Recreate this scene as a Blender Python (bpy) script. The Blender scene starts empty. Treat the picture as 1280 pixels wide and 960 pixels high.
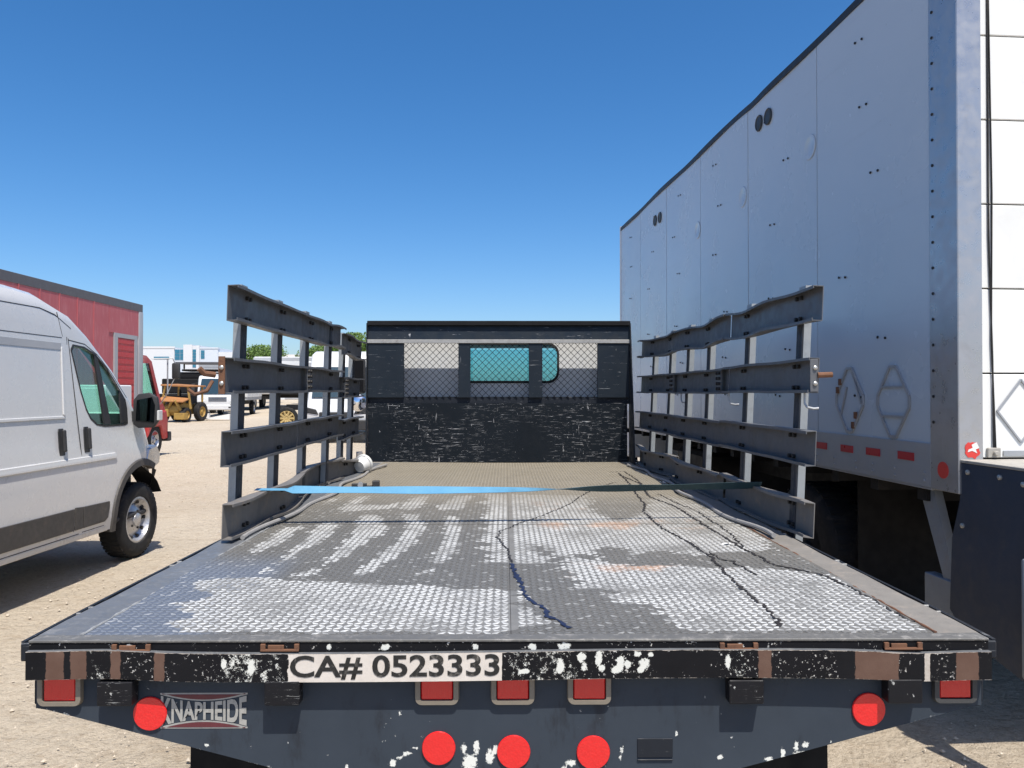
import bpy, bmesh, math, random
import numpy as np
from mathutils import Vector, Matrix, Euler, noise as mnoise

R = math.radians
scn = bpy.context.scene
COL = scn.collection
random.seed(7)

# ------------------------------------------------------------------ camera
CX, CY, CZ, F = -0.014, -1.93, 1.65, 960.0       # F in pixels of the 1280 px wide photograph
VPX, VPY = 632.0, 490.0
cam = bpy.data.cameras.new('camera')
cam.sensor_width = 36.0
cam.lens = 36.0 * F / 1280.0
cam.clip_start = 0.05
cam.clip_end = 3000
camo = bpy.data.objects.new('camera', cam)
COL.objects.link(camo)
camo.location = (CX, CY, CZ)
camo.rotation_euler = (R(90) + math.atan(10 / F), 0, -math.atan(8 / F))
scn.camera = camo

# ------------------------------------------------------------------ light
SUN = Vector((0.18, -0.44, 1.0)).normalized()     # towards the sun
elev = math.asin(SUN.z)
w = bpy.data.worlds.new('World')
scn.world = w
w.use_nodes = True
nt = w.node_tree
nt.nodes.clear()
out = nt.nodes.new('ShaderNodeOutputWorld')
bg = nt.nodes.new('ShaderNodeBackground')
sky = nt.nodes.new('ShaderNodeTexSky')
sky.sky_type = 'NISHITA'
sky.sun_disc = False
sky.sun_elevation = elev
sky.sun_rotation = math.atan2(SUN.x, SUN.y)
sky.air_density = 0.8
sky.dust_density = 1.5
sky.ozone_density = 3.0
sky.altitude = 100
bg.inputs[1].default_value = 0.144
hs = nt.nodes.new('ShaderNodeHueSaturation')     # the phone's rendering of a clear sky
hs.inputs['Saturation'].default_value = 1.33
nt.links.new(sky.outputs[0], hs.inputs['Color'])
nt.links.new(hs.outputs[0], bg.inputs[0])
nt.links.new(bg.outputs[0], out.inputs[0])
sl = bpy.data.lights.new('sun', 'SUN')
sl.energy = 5.0
sl.angle = R(0.53)
sl.color = (1.0, 0.955, 0.88)
so = bpy.data.objects.new('sun', sl)
COL.objects.link(so)
so.location = SUN * 60
so.rotation_euler = (-SUN).to_track_quat('-Z', 'Y').to_euler()
scn.view_settings.view_transform = 'Standard'
scn.view_settings.look = 'None'
scn.view_settings.exposure = 0.30
scn.view_settings.gamma = 1.0
scn.view_settings.use_curve_mapping = False
scn.render.engine = 'CYCLES'
scn.cycles.max_bounces = 8
scn.cycles.transparent_max_bounces = 12


def at(px, py, D):
    """the point at depth D along the view ray of a photograph pixel"""
    return Vector((CX + (px - VPX) / F * D, CY + D, CZ - (py - VPY) / F * D))


def on_z(px, py, z):
    return at(px, py, (CZ - z) * F / (py - VPY))


def on_y(px, py, y):
    return at(px, py, y - CY)


# ------------------------------------------------------------------ materials
MATS = {}


class NT:
    def __init__(s, name):
        s.m = bpy.data.materials.new(name)
        s.m.use_nodes = True
        s.t = s.m.node_tree
        s.t.nodes.clear()
        s.o = s.t.nodes.new('ShaderNodeOutputMaterial')
        s.p = s.t.nodes.new('ShaderNodeBsdfPrincipled')
        s.t.links.new(s.p.outputs[0], s.o.inputs[0])
        MATS[name] = s.m
        s._co = None

    def n(s, kind, **kw):
        nd = s.t.nodes.new('ShaderNode' + kind)
        for k, v in kw.items():
            setattr(nd, k, v)
        return nd

    def put(s, sock, v):
        if hasattr(v, 'links') or isinstance(v, bpy.types.NodeSocket):
            s.t.links.new(v, sock)
        elif isinstance(v, (tuple, list)):
            v = tuple(v)
            if sock.type == 'RGBA' and len(v) == 3:
                v = v + (1,)
            sock.default_value = v
        else:
            sock.default_value = v

    def co(s):
        if s._co is None:
            s._co = s.n('TexCoord').outputs['Object']
        return s._co

    def mapped(s, scale=(1, 1, 1), rot=(0, 0, 0), loc=(0, 0, 0)):
        m = s.n('Mapping')
        s.put(m.inputs['Vector'], s.co())
        m.inputs['Scale'].default_value = scale
        m.inputs['Rotation'].default_value = rot
        m.inputs['Location'].default_value = loc
        return m.outputs[0]

    def noise(s, scale, detail=4, rough=0.55, vec=None, dist=0.0):
        nd = s.n('TexNoise')
        nd.inputs['Scale'].default_value = scale
        nd.inputs['Detail'].default_value = detail
        nd.inputs['Roughness'].default_value = rough
        nd.inputs['Distortion'].default_value = dist
        s.put(nd.inputs['Vector'], vec if vec is not None else s.co())
        return nd.outputs['Fac']

    def ramp(s, fac, a, b, lo=0.0, hi=1.0):
        nd = s.n('MapRange', interpolation_type='SMOOTHSTEP')
        s.put(nd.inputs[0], fac)
        for i, v in zip((1, 2, 3, 4), (a, b, lo, hi)):
            nd.inputs[i].default_value = v
        return nd.outputs[0]

    def math(s, op, a, b=0.5, clamp=False):
        nd = s.n('Math', operation=op, use_clamp=clamp)
        s.put(nd.inputs[0], a)
        s.put(nd.inputs[1], b)
        return nd.outputs[0]

    def mix(s, fac, a, b):
        nd = s.n('Mix', data_type='RGBA')
        s.put(nd.inputs[0], fac)
        s.put(nd.inputs[6], a)
        s.put(nd.inputs[7], b)
        return nd.outputs[2]

    def attr(s, name):
        return s.n('Attribute', attribute_name=name).outputs['Fac']

    def bump(s, h, strength=0.3, dist=0.01):
        nd = s.n('Bump')
        nd.inputs['Strength'].default_value = strength
        nd.inputs['Distance'].default_value = dist
        s.put(nd.inputs['Height'], h)
        s.t.links.new(nd.outputs[0], s.p.inputs['Normal'])

    def set(s, base=None, rough=None, metal=None, spec=None, coat=None):
        for k, v in (('Base Color', base), ('Roughness', rough), ('Metallic', metal), ('Specular IOR Level', spec), ('Coat Weight', coat)):
            if v is not None:
                s.put(s.p.inputs[k], v)
        return s


def paint(name, c, rough=0.4, metal=0.0, var=0.12, scale=3.0, dirt=None, dirt_amt=0.35, coat=0.0, bump=0.0, bscale=60, spec=0.5):
    t = NT(name)
    n1 = t.noise(scale, 6, 0.6)
    dark = tuple(x * (1 - var) for x in c)
    lite = tuple(min(1, x * (1 + var)) for x in c)
    col = t.mix(n1, dark, lite)
    rr = t.ramp(t.noise(scale * 4, 3), 0.3, 0.7, max(0.02, rough - 0.08), min(1, rough + 0.1))
    if dirt:
        nd = t.noise(scale * 1.7, 8, 0.7, dist=0.6)
        col = t.mix(t.ramp(nd, 0.5, 0.75, 0, dirt_amt), col, dirt)
    t.set(col, rr, metal, spec, coat)
    if bump:
        t.bump(t.noise(bscale, 4), bump, 0.004)
    return t.m


def scratched(name, base, under, rough=0.45, amount=0.5, chip=0.66, scl=9.0, th=0.63):
    """paint with thin scratches and small chips that show what is below"""
    t = NT(name)
    c = t.mix(t.noise(2.5, 5), tuple(x * 0.75 for x in base), tuple(x * 1.25 for x in base))
    s1 = t.noise(scl, 6, 0.7, t.mapped((1.2, 1.2, 26)), 0.4)
    s2 = t.noise(scl * 0.8, 5, 0.7, t.mapped((9, 9, 1.2), (0.2, 0.5, 0.3)), 0.5)
    blotch = t.ramp(t.noise(1.7, 3), 0.36, 0.56)
    f1 = t.math('MULTIPLY', t.ramp(s1, th, th + 0.05), blotch)
    f2 = t.math('MULTIPLY', t.ramp(s2, th + 0.05, th + 0.09), blotch)
    ch = t.ramp(t.noise(38, 5, 0.65), chip, chip + 0.04)
    f = t.math('MAXIMUM', t.math('MAXIMUM', f1, f2), ch)
    f = t.math('MULTIPLY', f, amount, True)
    col = t.mix(f, c, under)
    t.set(col, t.ramp(t.noise(14, 3), 0.3, 0.7, rough - 0.1, rough + 0.15), 0.0, 0.2)
    t.bump(t.noise(20, 5), 0.12, 0.004)
    return t.m


def glass(name, tint, gloss=(0.9, 0.95, 1.0), fr=1.5):
    t = NT(name)
    t.t.nodes.remove(t.p)
    tr = t.n('BsdfTransparent')
    tr.inputs[0].default_value = tint + (1,)
    gl = t.n('BsdfGlossy')
    gl.inputs[0].default_value = gloss + (1,)
    gl.inputs['Roughness'].default_value = 0.03
    fz = t.n('Fresnel')
    fz.inputs[0].default_value = fr
    mx = t.n('MixShader')
    ge = t.n('NewGeometry')
    t.put(fz.inputs[0], t.ramp(ge.outputs['Backfacing'], 0.0, 1.0, fr, 1.0 / fr))
    t.put(mx.inputs[0], fz.outputs[0])
    t.put(mx.inputs[1], tr.outputs[0])
    t.put(mx.inputs[2], gl.outputs[0])
    t.put(t.o.inputs[0], mx.outputs[0])
    return t.m


# ---- ground
t = NT('sandy_dirt')
big = t.noise(0.16, 5, 0.6)
mid = t.noise(1.3, 7, 0.65)
fine = t.noise(38, 6, 0.7)
c = t.mix(t.ramp(big, 0.3, 0.7), (0.48, 0.40, 0.30), (0.58, 0.505, 0.40))
c = t.mix(t.ramp(mid, 0.35, 0.75, 0, 0.6), c, (0.54, 0.465, 0.365))
c = t.mix(t.ramp(t.noise(7, 6, 0.7), 0.52, 0.72, 0, 0.45), c, (0.33, 0.24, 0.155))
c = t.mix(t.ramp(t.noise(22, 8, 0.75), 0.56, 0.68, 0, 0.5), c, (0.26, 0.20, 0.145))
c = t.mix(t.ramp(fine, 0.42, 0.72, 0, 0.55), c, (0.29, 0.225, 0.16))
c = t.mix(t.ramp(t.noise(2.2, 6, 0.7, t.mapped((0.5, 2.5, 1), (0, 0, 0.6))), 0.55, 0.72, 0, 0.5), c, (0.35, 0.27, 0.19))
c = t.mix(t.ramp(t.noise(120, 3, 0.6), 0.62, 0.72, 0, 0.5), c, (0.7, 0.63, 0.54))
t.set(c, 0.95, 0, 0.15)
hh = t.math('ADD', t.math('MULTIPLY', fine, 0.5), t.math('ADD', t.math('MULTIPLY', t.noise(9, 7, 0.65), 1.6), t.math('MULTIPLY', t.noise(140, 3), 0.2)))
t.bump(hh, 0.95, 0.045)
paint('pebble', (0.5, 0.43, 0.34), 0.9, var=0.35, scale=9)

# ---- flatbed
t = NT('deck_plate')
wear = t.attr('wear')
dirt = t.attr('dirt')
side = t.attr('blue')
nz = t.noise(26, 6, 0.7, t.mapped((1, 1.6, 1)))
nz2 = t.noise(6, 5, 0.6)
wm = t.ramp(t.math('ADD', wear, t.math('MULTIPLY', t.math('SUBTRACT', nz, 0.5), 0.9)), 0.45, 0.55)
greyp = t.mix(nz2, (0.082, 0.079, 0.072), (0.125, 0.12, 0.11))
greyp = t.mix(t.ramp(t.noise(150, 2), 0.60, 0.68, 0, 0.35), greyp, (0.34, 0.34, 0.32))
greyp = t.mix(side, greyp, (0.10, 0.115, 0.145))
worn = t.mix(t.noise(11, 5), (0.10, 0.098, 0.092), (0.22, 0.216, 0.205))
rust = t.math('MULTIPLY', t.ramp(t.noise(2.6, 3), 0.56, 0.7, 0, 0.75), t.ramp(t.attr('rusty'), 0.2, 0.9))
worn = t.mix(rust, worn, (0.44, 0.25, 0.15))
c = t.mix(wm, greyp, worn)
dm = t.math('MULTIPLY', dirt, t.ramp(t.noise(5, 6, 0.65), 0.2, 0.65, 0.6, 1.0), True)
dcol = t.mix(t.noise(3, 6, 0.6), (0.205, 0.178, 0.13), (0.285, 0.25, 0.19))
c = t.mix(dm, c, dcol)
t.set(c, t.ramp(nz2, 0.3, 0.7, 0.5, 0.65), 0.0, 0.4)
t.bump(t.noise(90, 4), 0.15, 0.003)
t = NT('deck_lug')
wear = t.attr('wear')
dirt = t.attr('dirt')
c = t.mix(t.noise(50, 3), (0.10, 0.098, 0.092), (0.17, 0.168, 0.16))
c = t.mix(t.attr('blue'), c, (0.16, 0.175, 0.20))
br = t.mix(t.noise(30, 3), (0.46, 0.46, 0.44), (0.66, 0.66, 0.64))
rust = t.math('MULTIPLY', t.ramp(t.noise(2.6, 3), 0.56, 0.7, 0, 0.6), t.ramp(t.attr('rusty'), 0.2, 0.9))
br = t.mix(rust, br, (0.62, 0.42, 0.3))
c = t.mix(wear, c, br)
c = t.mix(t.math('MULTIPLY', dirt, 1.0), c, t.mix(t.noise(3, 6, 0.6), (0.21, 0.183, 0.135), (0.29, 0.255, 0.195)))
t.set(c, 0.42, 0.0, 0.6)

t = NT('sill_paint')       # black paint with chips, brown touch-up and a peeled cream decal
chip = t.attr('chip')
brown = t.attr('brown')
dec = t.attr('decal')
n1 = t.noise(55, 6, 0.7)
n3 = t.noise(120, 4, 0.7)
f = t.ramp(t.math('ADD', chip, t.math('MULTIPLY', t.math('SUBTRACT', t.noise(60, 10, 0.85), 0.5), 3.4)), 0.60, 0.66)
fd = t.ramp(t.math('ADD', dec, t.math('MULTIPLY', t.math('SUBTRACT', n1, 0.5), 0.9)), 0.46, 0.52)
black = t.mix(t.noise(8, 5), (0.004, 0.004, 0.005), (0.012, 0.012, 0.014))
sp = t.ramp(t.math('MULTIPLY', t.ramp(n3, 0.6, 0.65), t.ramp(t.noise(9, 4), 0.42, 0.62)), 0.3, 0.6)
sc = t.ramp(t.noise(16, 6, 0.75, t.mapped((6, 1, 1.2), (0, 0.6, 0))), 0.68, 0.71)
c = t.mix(t.math('MAXIMUM', sp, t.math('MULTIPLY', sc, 0.6)), black, (0.5, 0.48, 0.44))
c = t.mix(t.ramp(t.math('ADD', brown, t.math('MULTIPLY', t.math('SUBTRACT', n1, 0.5), 0.9)), 0.42, 0.58), c, t.mix(t.noise(14, 4), (0.085, 0.045, 0.032), (0.16, 0.10, 0.075)))
c = t.mix(f, c, (0.66, 0.66, 0.6))
cream = t.mix(t.noise(26, 5, 0.7), (0.5, 0.44, 0.38), (0.74, 0.69, 0.62))
c = t.mix(fd, c, cream)
edge = t.attr('edge')
c = t.mix(t.ramp(t.math('ADD', edge, t.math('SUBTRACT', n1, 0.5)), 0.5, 0.6), c, t.mix(n3, (0.32, 0.26, 0.2), (0.6, 0.56, 0.5)))
t.set(c, 0.55, 0, 0.15)
t.bump(t.math('ADD', f, t.noise(60, 4)), 0.2, 0.002)
t = NT('skirt_paint')
chip = t.attr('chip')
n1 = t.noise(48, 6, 0.7)
f = t.ramp(t.math('ADD', chip, t.math('MULTIPLY', t.math('SUBTRACT', t.noise(45, 10, 0.85), 0.5), 3.6)), 0.72, 0.77)
c = t.mix(t.noise(4, 6, 0.65), (0.027, 0.035, 0.046), (0.048, 0.060, 0.076))
c = t.mix(t.ramp(t.noise(3.2, 6, 0.7, t.mapped((3, 1, 1))), 0.55, 0.7, 0, 0.6), c, (0.02, 0.021, 0.025))
sp = t.math('MULTIPLY', t.ramp(t.noise(42, 4, 0.6), 0.68, 0.70), t.ramp(t.noise(5, 3), 0.46, 0.6))
sc = t.ramp(t.noise(5, 4, 0.6, t.mapped((9, 1, 0.9), (0, 0.7, 0))), 0.745, 0.755)
c = t.mix(t.math('MAXIMUM', sp, t.math('MULTIPLY', sc, 0.4)), c, (0.6, 0.6, 0.56))
c = t.mix(f, c, (0.7, 0.7, 0.64))
t.set(c, t.ramp(t.noise(7, 3), 0.3, 0.7, 0.45, 0.65), 0, 0.18)
t.bump(t.noise(12, 5), 0.08, 0.006)

scratched('black_steel', (0.016, 0.019, 0.025), (0.5, 0.5, 0.5), 0.5, 0.8, 0.70)
scratched('bulkhead_lower', (0.007, 0.010, 0.014), (0.55, 0.55, 0.55), 0.42, 0.9, 0.66, 8.0, 0.60)
scratched('bulkhead_upper', (0.014, 0.020, 0.028), (0.5, 0.5, 0.5), 0.45, 0.7, 0.72, 5.0)
paint('flat_black', (0.008, 0.008, 0.009), 0.75, spec=0.25)
paint('rubber', (0.018, 0.018, 0.019), 0.8, dirt=(0.2, 0.16, 0.12), dirt_amt=0.3, bump=0.3, spec=0.3)
paint('chassis', (0.012, 0.012, 0.013), 0.7, dirt=(0.06, 0.05, 0.04), spec=0.25)
paint('rail_steel', (0.115, 0.118, 0.125), 0.5, 0.2, 0.25, 5, (0.12, 0.105, 0.09), 0.6, bump=0.06)
paint('rail_dusty', (0.16, 0.15, 0.14), 0.6, 0.1, 0.25, 5, (0.24, 0.19, 0.14), 0.8, bump=0.06)
paint('post_steel', (0.30, 0.32, 0.33), 0.5, 0.3, 0.2, 6, (0.12, 0.12, 0.12), 0.4)
paint('post_shade', (0.028, 0.032, 0.04), 0.6, 0.0, 0.3, 8, (0.07, 0.07, 0.07), 0.5)  # dark tone that stands for shade on the stakes' inner faces
paint('bolt_dark', (0.03, 0.027, 0.025), 0.6, 0.4)
paint('bolt_zinc', (0.5, 0.48, 0.44), 0.4, 0.7)
paint('rusty_iron', (0.16, 0.075, 0.04), 0.85, 0.1, 0.4, 25, (0.07, 0.04, 0.03), 0.8, bump=0.3)
paint('galv', (0.42, 0.43, 0.44), 0.45, 0.6, 0.15, 12)
paint('trim_strip', (0.36, 0.35, 0.33), 0.5, 0.3, 0.3, 20, (0.12, 0.10, 0.08), 0.7)
paint('edge_strip', (0.12, 0.126, 0.135), 0.5, 0.05, 0.25, 14, (0.3, 0.29, 0.27), 0.5)
paint('edge_worn', (0.125, 0.122, 0.115), 0.55, 0.1, 0.3, 18, (0.36, 0.34, 0.31), 0.85)
paint('weld', (0.34, 0.34, 0.33), 0.5, 0.2, 0.4, 30, (0.1, 0.09, 0.08), 0.7)
paint('edge_dusty', (0.19, 0.175, 0.155), 0.6, 0.0, 0.25, 9, (0.3, 0.25, 0.2), 0.7)
paint('stain_dark', (0.022, 0.018, 0.016), 0.6, var=0.4, scale=40)
paint('stain_blue', (0.012, 0.018, 0.05), 0.5, var=0.4, scale=40)
t = NT('red_reflector')
v = t.n('TexVoronoi')
v.inputs['Scale'].default_value = 160
t.put(v.inputs['Vector'], t.co())
t.set(t.mix(t.noise(20, 3), (0.62, 0.012, 0.014), (0.75, 0.02, 0.02)), 0.25, 0, 0.5, 0.4)
t.bump(v.outputs['Distance'], 0.25, 0.002)
t = NT('lamp_red')
wv = t.n('TexWave', bands_direction='X')
wv.inputs['Scale'].default_value = 70
t.put(wv.inputs['Vector'], t.co())
t.set((0.6, 0.008, 0.01), 0.15, 0, 0.5, 0.6)
t.bump(wv.outputs['Fac'], 0.15, 0.001)
paint('lamp_rim', (0.20, 0.17, 0.13), 0.7, var=0.2, scale=30, dirt=(0.12, 0.10, 0.08), dirt_amt=0.6)
paint('lamp_rim_dark', (0.05, 0.05, 0.05), 0.6)
paint('letter_black', (0.012, 0.012, 0.011), 0.55, var=0.3, scale=30, dirt=(0.35, 0.32, 0.28), dirt_amt=0.5)
paint('letter_silver', (0.34, 0.33, 0.30), 0.55, var=0.3, scale=40, dirt=(0.1, 0.1, 0.1), dirt_amt=0.55)
paint('logo_red', (0.11, 0.022, 0.028), 0.5, var=0.3, scale=40)
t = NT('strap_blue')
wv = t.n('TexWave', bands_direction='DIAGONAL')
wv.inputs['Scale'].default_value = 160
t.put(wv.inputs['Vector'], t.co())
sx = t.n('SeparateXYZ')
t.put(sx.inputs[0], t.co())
twist_shade = t.ramp(t.math('ADD', sx.outputs[0], t.math('MULTIPLY', t.noise(9, 5), 0.5)), 0.1, 0.75)  # shade of the twisted half, painted in as a darker colour along x
t.set(t.mix(twist_shade, t.mix(t.noise(14, 5), (0.07, 0.22, 0.36), (0.13, 0.32, 0.47)), t.mix(t.noise(14, 5), (0.02, 0.045, 0.055), (0.05, 0.085, 0.09))), 0.7, 0, 0.2)
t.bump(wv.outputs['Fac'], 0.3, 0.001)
paint('white_plastic', (0.78, 0.78, 0.76), 0.4, var=0.05)
paint('clear_plastic', (0.6, 0.6, 0.58), 0.3, var=0.1)
paint('hose_grey', (0.26, 0.25, 0.24), 0.7, var=0.2, scale=20)
paint('paper', (0.7, 0.69, 0.66), 0.8, var=0.1)

# ---- vehicles
paint('van_white', (0.60, 0.592, 0.578), 0.3, var=0.03, scale=2, coat=0.4, dirt=(0.5, 0.48, 0.44), dirt_amt=0.03)
paint('van_sill', (0.62, 0.60, 0.56), 0.5, var=0.1, scale=5, dirt=(0.42, 0.34, 0.25), dirt_amt=0.8)
paint('black_trim', (0.026, 0.026, 0.027), 0.6, var=0.15)
paint('cladding', (0.055, 0.05, 0.046), 0.65, var=0.15, scale=6, dirt=(0.14, 0.11, 0.085), dirt_amt=0.5)
paint('gap_dark', (0.03, 0.03, 0.032), 0.8)
paint('interior', (0.03, 0.03, 0.033), 0.8)
paint('silver_rim', (0.5, 0.5, 0.51), 0.35, 0.7, 0.15, 12, (0.12, 0.11, 0.10), 0.5)
paint('chrome', (0.75, 0.76, 0.78), 0.12, 1.0, 0.03)
paint('mirror_glass', (0.85, 0.87, 0.9), 0.02, 1.0, 0.0)
paint('crumpled', (0.45, 0.45, 0.46), 0.25, 0.8, 0.3, 9, bump=0.6, bscale=18)
glass('tint_glass', (0.74, 0.92, 0.85))
glass('dark_glass', (0.10, 0.16, 0.18))
glass('teal_glass', (0.66, 0.88, 0.91))
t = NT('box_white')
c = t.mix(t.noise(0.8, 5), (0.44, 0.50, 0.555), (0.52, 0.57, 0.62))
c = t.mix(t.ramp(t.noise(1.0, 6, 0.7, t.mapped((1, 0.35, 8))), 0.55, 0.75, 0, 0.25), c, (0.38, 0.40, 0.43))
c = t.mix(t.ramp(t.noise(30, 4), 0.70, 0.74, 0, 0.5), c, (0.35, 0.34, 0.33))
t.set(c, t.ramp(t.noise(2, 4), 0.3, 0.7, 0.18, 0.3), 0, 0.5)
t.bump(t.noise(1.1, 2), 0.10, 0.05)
paint('box_door', (0.74, 0.74, 0.71), 0.4, var=0.03, scale=3, dirt=(0.6, 0.57, 0.5), dirt_amt=0.25)
paint('box_post', (0.44, 0.44, 0.45), 0.34, 0.65, 0.1, 4, (0.3, 0.28, 0.26), 0.4)
paint('box_rail', (0.36, 0.37, 0.39), 0.42, 0.35, 0.1, 4, (0.36, 0.33, 0.3), 0.4)
paint('top_rail', (0.035, 0.03, 0.029), 0.5, 0.4, 0.25, 8)
paint('vent_dark', (0.03, 0.034, 0.038), 0.5)
paint('bumper_navy', (0.028, 0.04, 0.065), 0.5, var=0.3, scale=4, dirt=(0.10, 0.095, 0.09), dirt_amt=0.35)
paint('bumper_top', (0.36, 0.34, 0.3), 0.7, 0.1, 0.3, 12, (0.2, 0.17, 0.14), 0.6)
paint('steel_blue', (0.24, 0.27, 0.31), 0.5, 0.3, 0.2, 6, (0.2, 0.13, 0.08), 0.3)
paint('red_sticker', (0.6, 0.045, 0.035), 0.4, var=0.12, scale=20)
paint('reflector_dull', (0.42, 0.02, 0.03), 0.35, var=0.1)
t = NT('red_box')
c = t.mix(t.noise(1.2, 5), (0.36, 0.075, 0.085), (0.46, 0.13, 0.14))
c = t.mix(t.ramp(t.noise(3.0, 6, 0.7, t.mapped((1, 4, 0.8))), 0.45, 0.75, 0, 0.45), c, (0.52, 0.24, 0.25))
t.set(c, 0.55, 0, 0.3)
paint('red_door', (0.42, 0.022, 0.022), 0.45, var=0.15, scale=5)
paint('cab_red', (0.38, 0.035, 0.032), 0.4, var=0.15, scale=4, coat=0.2, dirt=(0.45, 0.2, 0.17), dirt_amt=0.5)
paint('far_white', (0.62, 0.62, 0.61), 0.4, var=0.06, scale=1)
paint('far_grey', (0.38, 0.39, 0.40), 0.6, 0.1, 0.15, 1)
paint('roof_beige', (0.5, 0.46, 0.41), 0.7, var=0.1, scale=0.4)
paint('rust_yellow', (0.36, 0.22, 0.05), 0.7, var=0.3, scale=4, dirt=(0.14, 0.07, 0.035), dirt_amt=0.9)
paint('rust_orange', (0.34, 0.15, 0.05), 0.8, var=0.3, scale=4, dirt=(0.16, 0.08, 0.04), dirt_amt=0.7)
paint('gold_rim', (0.5, 0.37, 0.16), 0.5, 0.2, 0.2, 6)
paint('bld_white', (0.60, 0.62, 0.64), 0.7, var=0.03, scale=0.1)
paint('bld_grey', (0.55, 0.60, 0.66), 0.7, var=0.04, scale=0.1)
paint('bld_glass', (0.03, 0.16, 0.25), 0.15, 0.0, 0.2, 0.3, spec=0.6)
t = NT('leaf')
oi = t.n('ObjectInfo')
c = t.mix(t.noise(1.5, 4), (0.055, 0.11, 0.02), (0.13, 0.20, 0.045))
t.set(c, 0.6, 0, 0.3)
t.p.inputs['Subsurface Weight'].default_value = 0.0
t.put(t.p.inputs['Transmission Weight'], 0.0)
paint('bark', (0.12, 0.085, 0.06), 0.9, var=0.3, scale=10)


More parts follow.
